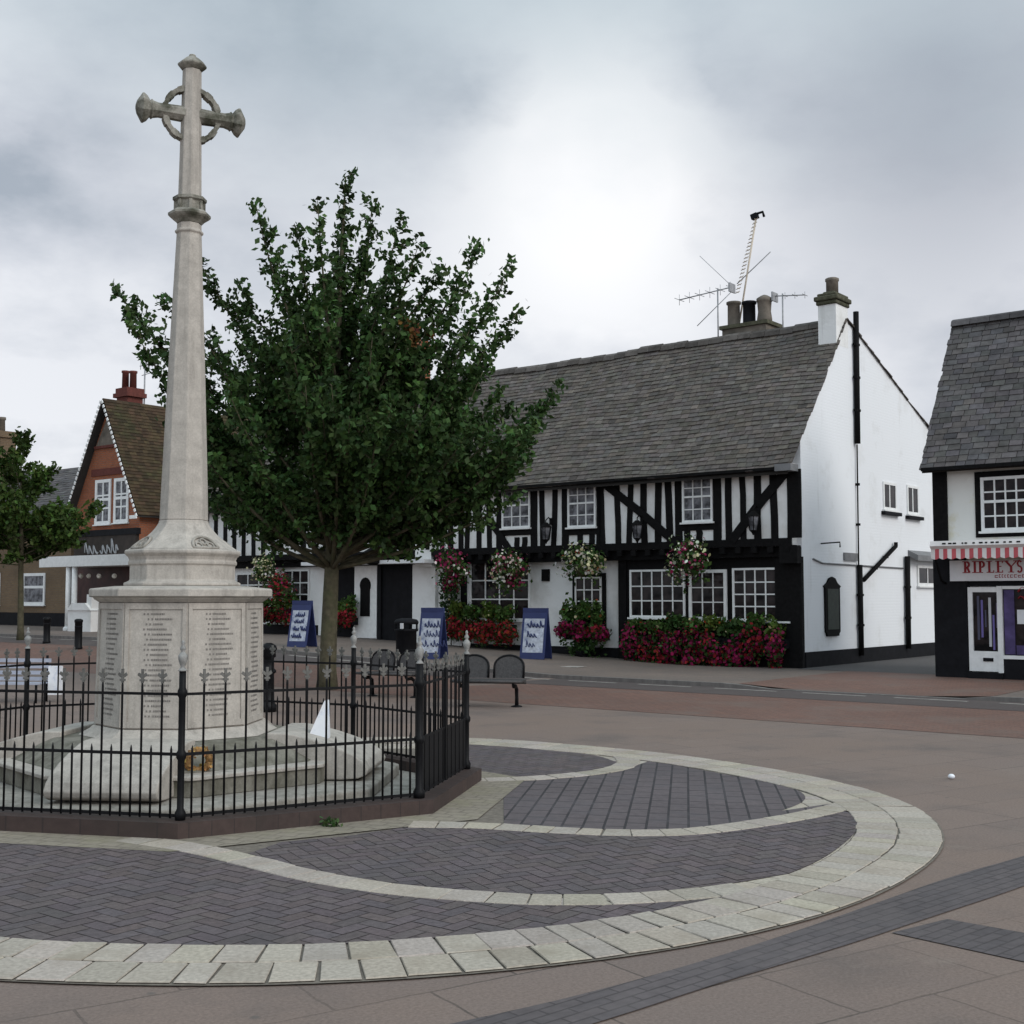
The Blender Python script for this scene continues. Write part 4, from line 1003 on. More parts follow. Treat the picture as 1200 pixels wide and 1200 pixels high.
# ------------------------------------------------------------------ flowers, lanterns, boards at the pub
def world(x, y, z): return (P0[0] + x * EX[0] + y * EY[0], P0[1] + x * EX[1] + y * EY[1], z + .08)
PAL = dict(red=(.27, .018, .028), mag=(.25, .014, .075), dark=(.10, .008, .026), white=(.72, .70, .60), cream=(.60, .57, .33), pink=(.48, .17, .22), orange=(.36, .06, .025))
GREEN = (.045, .085, .022)
def blooms(root, cen, rad, nl, nf, cols, name=('foliage', 'blossoms'), lsize=.055, fsize=.042, green=GREEN, shell=.55, lumps=5):
    """a planted clump: several uneven lumps, leaves through the volume, flowers in patches towards the outside"""
    cen = np.array(cen, float); rad = np.array(rad, float)
    lc = [cen + rand_dirs(1)[0] * rad * random.uniform(.25, .55) for _ in range(lumps)]; lr = [rad * random.uniform(.42, .72) for _ in range(lumps)]
    k = rng.integers(0, lumps, nl); C_ = np.array(lc)[k]; R__ = np.array(lr)[k]
    d = rand_dirs(nl); c = C_ + d * R__ * rng.uniform(.3, 1.08, (nl, 1)) + rng.normal(size=(nl, 3)) * rad * .08
    st = rng.random(nl) < .12; c[st] += np.array((0, 0, -1.)) * rng.uniform(0, .6, (st.sum(), 1)) * rad[2] + rng.normal(size=(st.sum(), 3)) * rad * .15
    u_, v_ = leaf_axes(nl, lsize, .5); quads(name[0], c, u_, v_, sorted_tone(green, nl, .55), 'leaf', root, 'leaf')
    ks = list(cols); wgt = np.array([cols[q] for q in ks], float); wgt /= wgt.sum(); lk = rng.choice(len(ks), lumps, p=wgt)
    k = rng.integers(0, lumps, nf); C_ = np.array(lc)[k]; R__ = np.array(lr)[k]; d = rand_dirs(nf); d[:, 1] -= .25
    c = C_ + d * R__ * rng.uniform(shell, 1.12, (nf, 1)) + rng.normal(size=(nf, 3)) * rad * .06
    rnd = rng.choice(len(ks), nf, p=wgt); pick = np.where(rng.random(nf) < .42, rnd, lk[k])
    tones = np.array([PAL[q] for q in ks])[pick] * rng.uniform(.45, 1.2, (nf, 1)) * rng.uniform(.9, 1.1, (nf, 3))
    d = d + rng.normal(size=(nf, 3)) * .5; d /= np.linalg.norm(d, axis=1, keepdims=True)
    e = rand_dirs(nf); e -= d * (d * e).sum(1, keepdims=True); e /= np.linalg.norm(e, axis=1, keepdims=True); g = np.cross(d, e)
    s = fsize * rng.uniform(.5, 1.3, (nf, 1)); quads(name[1], c, e * s, g * s * rng.uniform(.6, 1, (nf, 1)), tones, 'petal', root)
HB = 'hanging baskets along the pub front'
for i, (px, py, rr, cols, lab) in enumerate((
        (530, 668, 19, dict(mag=5, white=2, pink=3, dark=2), 'magenta and white hanging basket beside the white entrance column'),
        (600, 667, 20, dict(cream=3, white=3, dark=2, mag=3, pink=3), 'hanging basket over the wide window, pale flowers above crimson'),
        (683, 662, 21, dict(white=4, cream=5, orange=1), 'cream and white hanging basket over the narrow dark window'),
        (811, 659, 22, dict(white=5, cream=3, pink=2, mag=2), 'white flowered hanging basket against the black bay front'),
        (314, 668, 14, dict(white=4, cream=4), 'small cream hanging basket just right of the memorial'),
        (332, 688, 15, dict(red=5, mag=3), 'deep red hanging basket just right of the memorial, left of the trunk'))):
    x, z = fac(px, py, -.75); sc = (28.5 - .63 * x - .5) / F; R_ = rr * sc * 1.36
    r = thing('hanging_basket', world(x, -.75, z), lab, 'flower basket', ANG, HB)
    b = MB(); b.lathe([(.03, -.3), (.13, -.26), (.2, -.16), (.24, -.04), (.24, 0)], 14); b.build('basket', 'soil', r)
    b = MB(); top = 2.72 - z
    for a in (0, 2.1, 4.2): b.tube([(.22 * cos(a), .22 * sin(a), 0), (0, 0, max(.5, top - .05))], .006, 4)
    b.tube([(0, 0, max(.5, top - .05)), (0, .05, max(.55, top)), (0, .55, max(.55, top))], .014, 5); b.build('bracket', 'black', r)
    blooms(r, (0, 0, .02), (R_ * 1.08, R_, R_ * 1.05), 620, 330, cols, fsize=.042, lumps=7)
    if i in (0, 1): # a crimson trailing bunch under the pale ones
        blooms(r, (R_ * .25, -.05, -R_ * .55), (R_ * .6, R_ * .6, R_ * .5), 90, 90, dict(mag=3, dark=3), ('foliage', 'blossoms'))
WB = 'flower boxes under the pub windows'
def flower_box(px0, px1, py_g, py_r, py_b, cols, lab, stand=False):
    x0, zt = fac(px0, py_g, -.35); x1, zm = fac(px1, py_r, -.35); zb_ = fac(px0, py_b, -.35)[1]
    xm = (x0 + x1) / 2; w = x1 - x0
    r = thing('flower_box', world(xm, -.38, zb_), lab, 'flower box', ANG, WB)
    b = MB(); b.box(-w / 2 + .1, w / 2 - .1, .0, .26, zm - zb_ - .32, zm - zb_ - .10)
    if stand:
        b.box(-.12, .12, -.05, .15, -.0, zm - zb_ - .32)
    b.build('trough', 'blackbase', r)
    n = max(2, round(w / .55)); hg = zt - zm
    for k in range(n):
        xx = -w / 2 + w * (k + .5) / n; rw = w / n * .72
        j = random.uniform(-.10, .10); rw *= random.uniform(.8, 1.15)
        blooms(r, (xx, .02, zm - zb_ + hg * .45 + j), (rw, .28, hg * random.uniform(.5, .8)), 300, 14, dict(orange=1, cream=1), ('foliage', 'blossoms'), .06, .035, random.choice(((.062, .115, .028), (.085, .13, .025), (.045, .09, .025))))
        blooms(r, (xx, -.1, (zm - zb_) * .58 + j * .6), (rw, .27, max(.28, (zm - zb_) * .68)), 380, 300, cols, ('foliage', 'blossoms'), .05, .045, (.04, .075, .022), .6)
flower_box(524, 603, 706, 728, 752, dict(red=6, orange=2), 'scarlet flower box below the wide window left of the board')
flower_box(658, 712, 708, 736, 752, dict(mag=5, red=2), 'crimson flower box on a stand below the narrow window', True)
flower_box(733, 926, 719, 744, 784, dict(mag=6, red=3, dark=1, orange=.6), 'long bank of magenta flowers below the black bay windows')
flower_box(306, 345, 692, 712, 728, dict(red=6, dark=1), 'dark red flower box right of the memorial below a window')
flower_box(392, 416, 702, 720, 732, dict(red=4), 'small red flower box beside the white door')
x, z = fac(526, 712, -.2); r = thing('wall_climber', world(x, -.2, .3), 'leafy green climber on the wall by the white entrance column', 'plant', ANG)
n = 700; c = rng.uniform(-1, 1, (n, 3)) * (.32, .12, .95) + (0, 0, 1.05); u_, v_ = leaf_axes(n, .06); quads('foliage', c, u_, v_, sorted_tone((.03, .06, .022), n, .5), 'leaf', r, 'leaf')
b = MB(); b.tube([(0, .1, -.1), (.03, .1, 1.0), (-.05, .1, 1.8)], .02, 6); b.build('stem', 'bark', r)
x, z = fac(684, 758, -.35); r = thing('trailing_plant', world(x, -.42, .03), 'green plant on the pavement under the crimson flower box', 'plant', ANG)
n = 420; c = rng.normal(size=(n, 3)) * (.24, .1, .16) + (0, 0, .33); u_, v_ = leaf_axes(n, .055); quads('foliage', c, u_, v_, sorted_tone((.04, .08, .025), n, .5), 'leaf', r, 'leaf')
b = MB(); b.lathe([(.13, 0), (.16, .22), (.17, .24)], 12, 0, (0, 0, -.02)); b.build('pot', 'blackbase', r)
def lantern(px, py, lab):
    x, z = fac(px, py, JY - .2); r = thing('wall_lantern', world(x, JY - .03, z), lab, 'lantern', ANG, 'lanterns on the pub front')
    b = MB(); b.tube([(0, .03, .32), (0, -.1, .4), (0, -.22, .32), (0, -.22, .24)], .016, 6); b.obox((0, .0, .3), (.04, 0, 0), (0, .02, 0), (0, 0, .09)); b.build('bracket', 'black', r)
    b = MB(); b.lathe([(.05, .26), (.16, .16), (.17, .13), (.03, .24)], 6, 0, (0, -.22, 0), smooth=False); b.lathe([(.02, -.3), (.05, -.24), (.1, -.2), (.09, -.18)], 6, 0, (0, -.22, 0), smooth=False)
    for k in range(6):
        a = k * pi / 3; b.tube([(.1 * cos(a), -.22 + .1 * sin(a), -.19), (.15 * cos(a), -.22 + .15 * sin(a), .14)], .012, 4)
    b.build('lamp_frame', 'black', r)
    b = MB(); b.lathe([(.09, -.18), (.138, .13)], 6, 0, (0, -.22, 0), smooth=False); b.build('lamp_glass', 'net', r)
lantern(641, 624, 'black wall lantern between the two left upper windows')
lantern(748, 622, 'black wall lantern under the long left brace')
lantern(884, 612, 'black wall lantern by the brace near the gable corner')
x, z = fac(437, 652, -.8); r = thing('porch_lantern', world(x, -.8, z), 'squat black lantern on the white canopy over the door', 'lantern', ANG)
b = MB(); b.lathe([(.1, -.25), (.24, -.2), (.28, .08), (.34, .1), (.1, .24), (.03, .32)], 8, smooth=False); b.build('lamp_frame', 'black', r)
b = MB(); b.lathe([(.22, -.18), (.262, .07)], 8, pi / 8, smooth=False); b.build('lamp_glass', 'glass', r)
# boards on the pavement
def scribble(b, fn, x0, x1, z0, h, r):
    """a line of joined-up strokes"""
    x = x0
    while x < x1 - h * .5:
        n = random.randint(2, 5); pts = []; ph = random.random() * 6
        for k in range(n * 8 + 1):
            t = k / 8; a = t * 2 * pi + ph; up = 1.0 if (int(t) * 7 + n) % 3 == 0 else .58
            pts.append(fn(x + (t + .22 * sin(a * 1.0 + 1.2)) * h * .52, z0 + h * up * (.5 - .5 * cos(a))))
        b.tube(pts, r, 5); x += (n + .75) * h * .52
def aboard(px, py, hgt, wd, lab, yaw, lines):
    p = gph(px, py); r = thing('pavement_board', p, lab, 'A-board', ANG + yaw, 'A-boards outside the pub')
    for sg in (-1, 1):
        b = MB(); lean = .22
        b.prism([(-wd / 2, 0.0), (wd / 2, 0.0), (wd / 2, hgt), (-wd / 2, hgt)], 0, .03, lambda p_, q, t: (p_, sg * (lean * (1 - q / hgt) + t + .005), q))
        bd = b.build('board', 'blue', r)
        if sg < 0:
            fl = lambda s, q, dd: (s, -(lean * (1 - q / hgt) + .035 + dd), q)
            b = MB(); q0, q1 = hgt * .14, hgt * .86; w2 = wd * .41
            b.add([fl(-w2, q0, .003), fl(w2, q0, .003), fl(w2, q1, .003), fl(-w2, q1, .003)], [(0, 1, 2, 3)]); b.build('chalk_panel', 'chalkboard', bd)
            b = MB(); z = q1 - .05
            for k in range(lines):
                hh = (q1 - q0 - .08) / lines * .66
                scribble(b, lambda x_, z_: fl(x_, z_, .006), -w2 + .04 + random.uniform(0, .06), w2 - random.uniform(.02, .1), z - hh, hh, random.choice((.011, .014, .018)))
                z -= (q1 - q0 - .08) / lines * random.uniform(.9, 1.08)
            b.build('chalk_lettering', 'blue', bd)
        b = MB()
        for x_ in (-wd / 2 + .02, wd / 2 - .02): b.bar((x_, sg * .235, -.0), (x_, sg * .215, .06), .04, .03)
        b.build('leg', 'blue', r)
    b = MB(); b.box(-wd / 2, wd / 2, -.04, .04, hgt, hgt + .1); b.build('header', 'blue', r)
aboard(354, 758, 1.12, .62, 'blue chalk A-board left of the tree trunk', radians(12), 4)
aboard(507, 772, 1.12, .60, 'blue chalk A-board beside the white entrance column', radians(16), 3)
aboard(628, 772, 1.15, .66, 'blue chalk A-board in front of the white wall', radians(14), 3)
p = gph(476, 766); r = thing('litter_bin', p, 'squat black litter bin before the dark pub doorway', 'bin', ANG)
b = MB(); b.lathe([(.24, 0), (.26, .03), (.26, .55), (.30, .57), (.30, .62)], 18); b.build('body', 'blackbase', r)
b = MB(); b.lathe([(.30, .74), (.31, .80), (.26, .86), (.1, .89)], 18)
for a in (0.4, 2., 3.6, 5.2): b.tube([(.28 * cos(a), .28 * sin(a), .6), (.28 * cos(a), .28 * sin(a), .76)], .025, 6)
b.build('hood', 'blackbase', r)
b = MB(); b.obox((.12, -.29, .7), (.05, 0, 0), (0, .01, 0), (0, 0, .07)); b.build('notice', 'signwhite', r)

# ------------------------------------------------------------------ street furniture
def bench(p, yaw, lab, seats=2, matseat='mesh'):
    r = thing('bench', p, lab, 'bench', yaw, 'twin arched benches on the plaza')
    w = .56 * seats
    b = MB()
    b.box(-w / 2, w / 2, -.28, .14, .40, .425); b.tube([(-w / 2, -.29, .41), (w / 2, -.29, .41)], .022, 8); b.tube([(-w / 2, .12, .38), (w / 2, .12, .38)], .03, 8); b.build('seat', matseat, r)
    for k in range(seats):
        xc = -w / 2 + .56 * (k + .5); hw = .235
        path = [(xc - hw, .14, .44)] + [(xc - hw * cos(a), .14 + .08 * (.5 + .5 * sin(a)), .62 + .17 * sin(a)) for a in np.linspace(0, pi, 12)] + [(xc + hw, .14, .44)]
        b = MB(); b.tube(path, .018, 6)
        bk = b.build('backrest', 'iron', r)
        b = MB(); b.prism([(p_[0], p_[2]) for p_ in path], 0, .012, lambda x, z, t: (x, .15 + .07 * min(1, max(0, (z - .5) / .3)) + t, z)); b.build('backrest_mesh', matseat, bk)
    for sg in (-1, 1):
        b = MB(); xx = sg * (w / 2 - .14)
        b.tube([(xx, -.26, .38), (xx, -.20, .33), (xx, -.05, .33), (xx, .05, .28), (xx, .07, .15), (xx, .07, 0)], [.022, .028, .03, .03, .028, .032], 8); b.lathe([(.09, 0), (.09, .012), (.04, .03)], 12, 0, (xx, .07, 0)); b.build('leg', 'iron', r)
    return r
bp_ = gph(590, 829); q = bench((bp_[0] - .22, bp_[1] + .1, 0), radians(-10), 'black arched bench just right of the railing gate', 2)
bp_ = gph(452, 817); bench((bp_[0] + .1, bp_[1], bp_[2]), radians(-25), 'black arched bench seen through the railing left of the gate', 2)
bp_ = gph(18, 822)
r = thing('slatted_bench', (bp_[0] - .2, bp_[1], bp_[2]), 'pale steel slatted bench seen through the railing at far left', 'bench', radians(-5))
b = MB()
for k in range(4): b.box(-.9, .78, .02, .05, .34 + k * .1, .40 + k * .1)
b.build('backrest', 'steel', r)
b = MB()
for k in range(4): b.box(-.9, .78, -.4 + k * .1, -.33 + k * .1, .30, .325)
b.build('seat', 'steel', r)
for xx in (-.8, .7):
    b = MB(); b.tube([(xx, -.3, 0), (xx, -.3, .3), (xx, 0.07, .3), (xx, .07, .75)], .022, 6); b.tube([(xx, .07, 0), (xx, .07, .3)], .022, 6); b.build('leg', 'iron', r)
b = MB(); b.box(.80, .98, -.1, .05, .12, .58); b.build('end_panel', 'paper', r)
BL = 'black bollards at the far side'
def bollard(px, py, h, rr, lab, bulb=False):
    p = gph(px, py); r = thing('bollard', p, lab, 'bollard', 0, BL); b = MB()
    if bulb: prof = [(rr * 1.5, 0), (rr * 1.5, .1), (rr * 1.1, .14), (rr, h * .55), (rr * 1.35, h * .57), (rr * 1.35, h * .6), (rr, h * .63), (rr * .95, h * .78), (rr * 1.3, h * .8), (rr * 1.2, h * .88), (rr * 1.5, h * .91), (rr * 1.3, h * .96), (rr * .5, h)]
    else: prof = [(rr * 1.15, 0), (rr * 1.15, .06), (rr, .08), (rr, h - .1), (rr * 1.12, h - .09), (rr * 1.12, h - .03), (rr * .6, h)]
    b.lathe(prof, 14); b.build('post', 'iron', r)
    b = MB(); b.lathe([(rr * 1.02, h * .72), (rr * 1.02, h * .76)] if not bulb else [(rr * 1.37, h * .575), (rr * 1.37, h * .595)], 14); b.build('band', 'blackbase', r)
bollard(54.5, 754, .76, .095, 'plain black bollard beside the small street tree trunk')
bollard(91.5, 761, .82, .10, 'plain black bollard in front of the low white porch wall')
bollard(314, 834, 1.02, .085, 'cast bollard with a bulbous top behind the memorial base', True)
mp_ = gph(672, 781.5); b = MB(); b.lathe([(.32, 0), (.32, .006)], 4, pi / 4 + ANG + .1, smooth=False); tag(b.build('manhole_cover', 'roadpaint', None, (mp_[0], mp_[1], mp_[2] + .002)), 'pale square cover set in the pavement before the pub', 'cover')

# ------------------------------------------------------------------ the shop on the right
Q0 = gph(1099, 793)
ZS = Q0[2]
shop = thing('corner_shop', Q0, 'white rendered shop with slate roof, striped awning and red lettering', 'shop', ANG)
sf = lambda px, py, o=0: fac(px, py, o, Q0[:2], ZS)
sg_ = lambda px, py, o=0: gab(px, py, o, Q0[:2], ZS)
SW = 7.0
zE = sf(1085, 549, -.25)[1]; yR, zR = sg_(1124, 378)
print('shop eave', zE, 'ridge', yR, zR)
b = MB(); b.box(.28, SW, -.0, .3, 2.3, zE + .05); b.build('front_wall', 'stained', shop)
b = MB(); b.prism([(.02, -.1), (.02, zE), (yR, zR - .15), (2 * yR, zE), (2 * yR, -.1)], .02, .27, lambda p, q, t: (t, p, q)); b.build('side_wall', 'white', shop)
b = MB(); b.box(0, .29, -.06, .019, 2.4, zE + .02); b.build('corner_post', 'black', shop)
x1 = sf(1135, 740)[0]
b = MB(); b.box(-.02, x1, -.07, .25, -.05, sf(1110, 660)[1] + .1); b.build('black_pier', 'blackbase', shop)
b = MB(); slab(b, -.12, SW, [(-.30, zE - .02), (yR, zR - .03)], .08); slab(b, -.12, SW, [(yR + .01, zR - .03), (2 * yR + .3, zE - .05)], .08); b.build('roof_deck', 'under', shop)
b = MB(); tiled_slope(b, -.14, SW, -.33, zE + .0, yR, zR, .24, .145, .016, .006)
u = -.14
while u < SW:
    w = .42; b.prism([(-.15, -.12), (-.1, 0), (0, .05), (.1, 0), (.15, -.12)], u, u + w - .01, lambda p, q, t: (t, yR + p, zR + .03 + q), tone=random.uniform(.7, 1.1)); u += w
b.build('roof', 'slate', shop)
b = MB(); b.box(-.1, SW, -.42, -.32, zE - .07, zE + .0); b.build('gutter', 'black', shop)
x0, z1 = sf(1150, 560); x1w, z0 = sf(1210, 621)
b = MB(); b.box(x0 - .13, x1w + .12, -.03, -.002, z0 - .12, z1 + .12); b.build('window_surround', 'black', shop)
window(shop, (x0 + x1w) / 2, -.03, z0, z1, x1w - x0, 4, 4, 0, 'glass', .06, .03, sash=True)
# awning
ax0 = sf(1091, 640, -.7)[0]; za1 = sf(1100, 633, -.7)[1]; za0 = sf(1100, 654, -.7)[1]
b = MB(); zc = za1 - .14
b.prism([(-.02, zc + .02), (-.62, za1 - .06), (-.74, za1 - .02), (-.78, za1 - .12), (-.70, za1 - .2), (-.02, zc - .08)], ax0, SW, lambda p, q, t: (t, p, q)); aw = b.build('awning', 'awnwhite', shop)
for nm, par, mt in (('valance_white_stripe', 0, 'awnwhite'), ('valance_red_stripe', 1, 'awnred')):
    b = MB(); xx = ax0; k = 0
    while xx < SW:
        w = .085
        if k % 2 == par:
            n = 4; top = za1 - .18; 
            for i in range(n):
                a0, a1 = xx + w * i / n, xx + w * (i + 1) / n
                f_ = lambda x: za0 - .03 * abs(sin(pi * (x - ax0) / .17)); yv = lambda x: -.73 + .012 * sin(x * 9)
                b.add([(a0, yv(a0), f_(a0)), (a1, yv(a1), f_(a1)), (a1, yv(a1) + .004, top), (a0, yv(a0) + .004, top)], [(0, 1, 2, 3)])
        xx += w; k += 1
    b.build(nm, mt, aw)
b = MB()
xx = ax0 + .25
while xx < SW:
    w = random.uniform(.03, .08); b.box(xx, xx + w, -.776, -.77, za1 - .09, za1 - .06); xx += w + random.uniform(.02, .12)
b.build('awning_lettering', 'blackbase', aw)
b = MB(); b.tube([(ax0 + .05, -.05, za0 - .5), (ax0 + .05, -.3, za0 - .45), (ax0 + .05, -.68, za0 + .05)], .025, 6); b.build('awning_arm', 'black', aw)
# fascia sign
fx0 = sf(1113, 670, -.12)[0]; fz1 = sf(1120, 657, -.12)[1]; fz0 = sf(1120, 681, -.12)[1]
b = MB(); b.box(fx0, SW, -.12, -.02, fz0, fz1); fs_ = b.build('fascia_sign', 'signwhite', shop)
tx0 = sf(1127, 670, -.13)[0]
tw_ = sf(1199, 670, -.13)[0] - tx0; tz_ = sf(1130, 671.5, -.13)[1]; th_ = .235; b = MB()
LP = lambda x_, z_: (tx0 + x_, -.124, tz_ + z_ * th_)
def st_(x0_, z0_, x1_, z1_, w_): b.bar(LP(x0_, z0_), LP(x1_, z1_), w_, .008 + random.random() * .001, up=(0, 1, 0))
def serif(x_, z_): st_(x_ - .055, z_, x_ + .055, z_, .016)
def bowl(x_, za, zb_, w_): 
    p_ = [(x_ + w_ * sin(t_), (za + zb_) / 2 + (zb_ - za) / 2 * cos(t_)) for t_ in np.linspace(0, pi, 11)]
    for k_, (q0_, q1_) in enumerate(zip(p_[:-1], p_[1:])): st_(*q0_, *q1_, .018 + .026 * sin(pi * (k_ + .5) / 10))
ad_ = tw_ / 7.0
for k_, ch_ in enumerate('RIPLEYS'):
    x_ = ad_ * sum((1.12, .62, 1.05, 1.0, 1.05, 1.15, 1.0)[:k_]) + .07; cw = ad_ * .5
    if ch_ in 'RIPLE':
        st_(x_, 0, x_, 1, .045); serif(x_, .03); serif(x_, .97)
    if ch_ in 'RP': bowl(x_ + .01, .46, .97, cw * .8)
    if ch_ == 'R': st_(x_ + .04, .46, x_ + cw, .02, .042)
    if ch_ in 'LE': st_(x_, .03, x_ + cw, .03, .018); st_(x_ + cw, .0, x_ + cw, .2, .016)
    if ch_ == 'E': st_(x_, .97, x_ + cw, .97, .018); st_(x_ + cw, .8, x_ + cw, 1, .016); st_(x_, .52, x_ + cw * .75, .52, .018)
    if ch_ == 'Y': st_(x_ + .07, 0, x_ + .07, .5, .045); st_(x_ + .07, .48, x_ - .03, .98, .04); st_(x_ + .07, .48, x_ + .18, .98, .02); serif(x_ + .07, .03); serif(x_ - .03, .97); serif(x_ + .17, .97)
    if ch_ == 'S':
        p_ = [(x_ + cw * .42 + cw * .42 * cos(t_), .74 + .24 * sin(t_)) for t_ in np.linspace(.5, 4.4, 9)] + [(x_ + cw * .42 + cw * .46 * cos(t_), .26 + .25 * sin(t_)) for t_ in np.linspace(1.3, -2.7, 10)]
        for q0_, q1_ in zip(p_[:-1], p_[1:]): st_(*q0_, *q1_, .032)
b.build('sign_lettering', 'redletter', fs_)
b = MB(); xx = tx0 + .65
while xx < tx0 + 1.7:
    w = random.uniform(.03, .06); hh = random.uniform(.05, .075); zz = fz0 + .06
    b.box(xx, xx + .012, -.126, -.121, zz, zz + hh); b.box(xx + .013, xx + w, -.126, -.121, zz + hh - .014, zz + hh); b.box(xx + .013, xx + w, -.126, -.121, zz, zz + .014); xx += w + .022
b.build('small_lettering', 'redletter', fs_)
# shop front
dx0, dz0 = sf(1137, 786, -.02); dx1, dz1 = sf(1170, 688, -.02)
b = MB(); fw = .09
b.box(dx0, dx0 + fw, -.06, 0, dz0, dz1); b.box(dx1 - .02, dx1 + .08, -.08, 0, dz0 - .02, dz1 + .02); b.box(dx0 + fw, dx1 - .02, -.06, 0, dz1 - .1, dz1); b.box(dx0 + fw, dx1 - .02, -.06, 0, dz0, dz0 + .4); door = b.build('door', 'frame', shop)
b = MB(); b.add([(dx0 + fw, -.02, dz0 + .4), (dx1 - .02, -.02, dz0 + .4), (dx1 - .02, -.02, dz1 - .1), (dx0 + fw, -.02, dz1 - .1)], [(0, 1, 2, 3)]); b.build('door_glass', 'glass', door)
b = MB(); b.box((dx0 + dx1) / 2 - .02, dx1 - .12, -.075, -.062, dz0 + .2, dz0 + .27); b.build('letter_box', 'blackbase', door)
b = MB()
for k in range(7):
    xx = dx0 + fw + .08 + k * .075; b.box(xx, xx + random.uniform(.02, .055), -.03, -.024, dz0 + .42 + random.random() * .5, dz1 - .15 - random.random() * .5, tone=random.choice(((.16, .13, .34), (.22, .19, .36), (.5, .5, .52), (.08, .08, .12), (.2, .17, .26))))
b.build('door_display', 'paint', door)
wx0 = dx1 + .08; wz0_ = sf(1180, 768, -.05)[1]
b = MB(); b.box(wx0, SW, -.09, -.0, wz0_ - .07, wz0_); b.box(wx0, SW, -.05, 0, dz1 - .04, dz1 + .02)
for xx in (wx0 + 1.9, wx0 + 3.8): b.box(xx, xx + .07, -.05, 0, wz0_ + .001, dz1 - .041)
swn = b.build('shop_window', 'frame', shop)
b = MB(); b.add([(wx0, -.012, wz0_), (SW, -.012, wz0_), (SW, -.012, dz1 - .04), (wx0, -.012, dz1 - .04)], [(0, 1, 2, 3)]); b.build('pane', 'glass', swn)
b = MB(); b.box(wx0 + .02, wx0 + .22, -.03, -.02, wz0_ + .02, dz1 - .06); b.box(wx0 + .24, wx0 + 1.8, -.03, -.02, wz0_ + .02, wz0_ + .2); b.build('window_display', 'purple', swn)
b = MB(); b.box(wx0 + .27, wx0 + .47, -.035, -.031, wz0_ + .62, wz0_ + .9); b.box(wx0 + .6, wx0 + .85, -.035, -.031, wz0_ + .8, wz0_ + 1.05); b.build('notice', 'signwhite', swn)
b = MB(); b.tube([(wx0 + .3 + .5 * t, -.034, wz0_ + 1.25 + .1 * sin(t * 9)) for t in np.linspace(0, 1, 12)], .02, 5); b.tube([(wx0 + .3 + .5 * t, -.034, wz0_ + 1.12 + .05 * sin(t * 14)) for t in np.linspace(0, 1, 12)], .016, 5); b.build('neon_script', 'redletter', swn)
b = MB(); b.box(wx0, SW, -.075, -.0, -.05, wz0_ - .072); b.build('stall_riser', 'blackbase', shop)
b = MB(); b.box(dx0 - .01, SW, -.012, .25, dz1 + .021, fz0 - .002); b.box(x1, dx0 - .002, -.05, .2, -.05, fz0 - .01); b.box(dx0, dx1 + .08, -.15, .1, -.06, dz0 - .02); b.build('shop_front_frame', 'blackbase', shop)
b = MB(); b.box(.3, SW, .1, .25, -.1, 2.3); b.box(SW - .3, SW, .31, 2 * yR, -.1, zE); b.box(.3, SW - .31, 2 * yR - .3, 2 * yR, -.1, zE); b.build('rear_wall', 'white', shop)

# ------------------------------------------------------------------ red brick gabled house, left
R0 = (-13.2, 44.2); ZR_ = hz(*R0)
red = thing('brick_house', (*R0, ZR_), 'red brick gabled house with white edged verges behind the cross', 'house', ANG)
rf = lambda px, py, o=0: fac(px, py, o, R0, ZR_); rg = lambda px, py, o=0: gab(px, py, o, R0, ZR_)
xr, zer = rf(164, 586); xl, zel = rf(90, 590); xap, zap = rf(128, 463, -.25)
print('red house', xr, zer, xl, zel, xap, zap)
ze = (zer + zel) / 2; xm = (xl + xr) / 2; zap -= .1
b = MB(); b.prism([(xl, -.3), (xl, ze), (xm, zap - .15), (xr, ze), (xr, -.3)], 0, .3, lambda p, q, t: (p, t, q)); b.box(xr - .3, xr - .001, .301, 9, -.3, ze - .05); b.box(xl + .001, xl + .3, .301, 9, -.3, ze - .05); b.build('brick_wall', 'redbrick', red)
b = MB()
for sg in (-1, 1):
    xe = xm + sg * ((xr - xl) / 2 + .32); slope = (zap - ze) / ((xr - xl) / 2); zlow = ze - .32 * slope
    n = 40; ln = hypot(xe - xm, zap - zlow); rows = int(ln / .14)
    for r_ in range(rows):
        t0, t1 = r_ / rows, (r_ + 1.1) / rows; yy = -.3
        while yy < 9:
            w = random.uniform(.18, .3)
            P_ = lambda t, h, y: (xe + (xm - xe) * t + sg * h * .8, y, zlow + (zap - zlow) * t + h * .5)
            tt = random.uniform(.65, 1.35)
            b.add([P_(t0, .035, yy), P_(t0, .035, yy + w), P_(t1, .01, yy + w), P_(t1, .01, yy), P_(t0, 0, yy), P_(t0, 0, yy + w)], [(0, 1, 2, 3), (4, 5, 1, 0)], tone=(tt, tt * random.uniform(.9, 1.1), tt)); yy += w
b.build('roof', 'mosstile', red)
b = MB()
for sg in (-1, 1):
    xe = xm + sg * ((xr - xl) / 2 + .3); zlow = ze - .3 * slope
    vs = [(xm, zap - .02), (xe, zlow - .02), (xe, zlow - .10), (xm, zap - .10)]
    b.prism(vs, -.3, 9, lambda p, q, t: (p, t, q))
b.build('roof_deck', 'under', red)
b = MB(); 
for sg in (-1, 1):
    xe = xm + sg * ((xr - xl) / 2 + .34); zlow = ze - .34 * slope; n = 26
    for k in range(n):
        t0, t1 = k / n, (k + .62) / n; p0 = np.array((xe + (xm - xe) * t0, -.36, zlow + (zap - zlow) * t0 - .02)); p1 = np.array((xe + (xm - xe) * t1, -.36, zlow + (zap - zlow) * t1 - .02)); b.bar(p0, p1, .085, .03)
    b.bar((xe, -.36, zlow - .03), (xe - sg * .4, -.36, zlow - .03), .12, .05)
b.build('verge_blocks', 'frame', red)
zg = rf(125, 522)[1]; hwg = (zap - zg) / slope
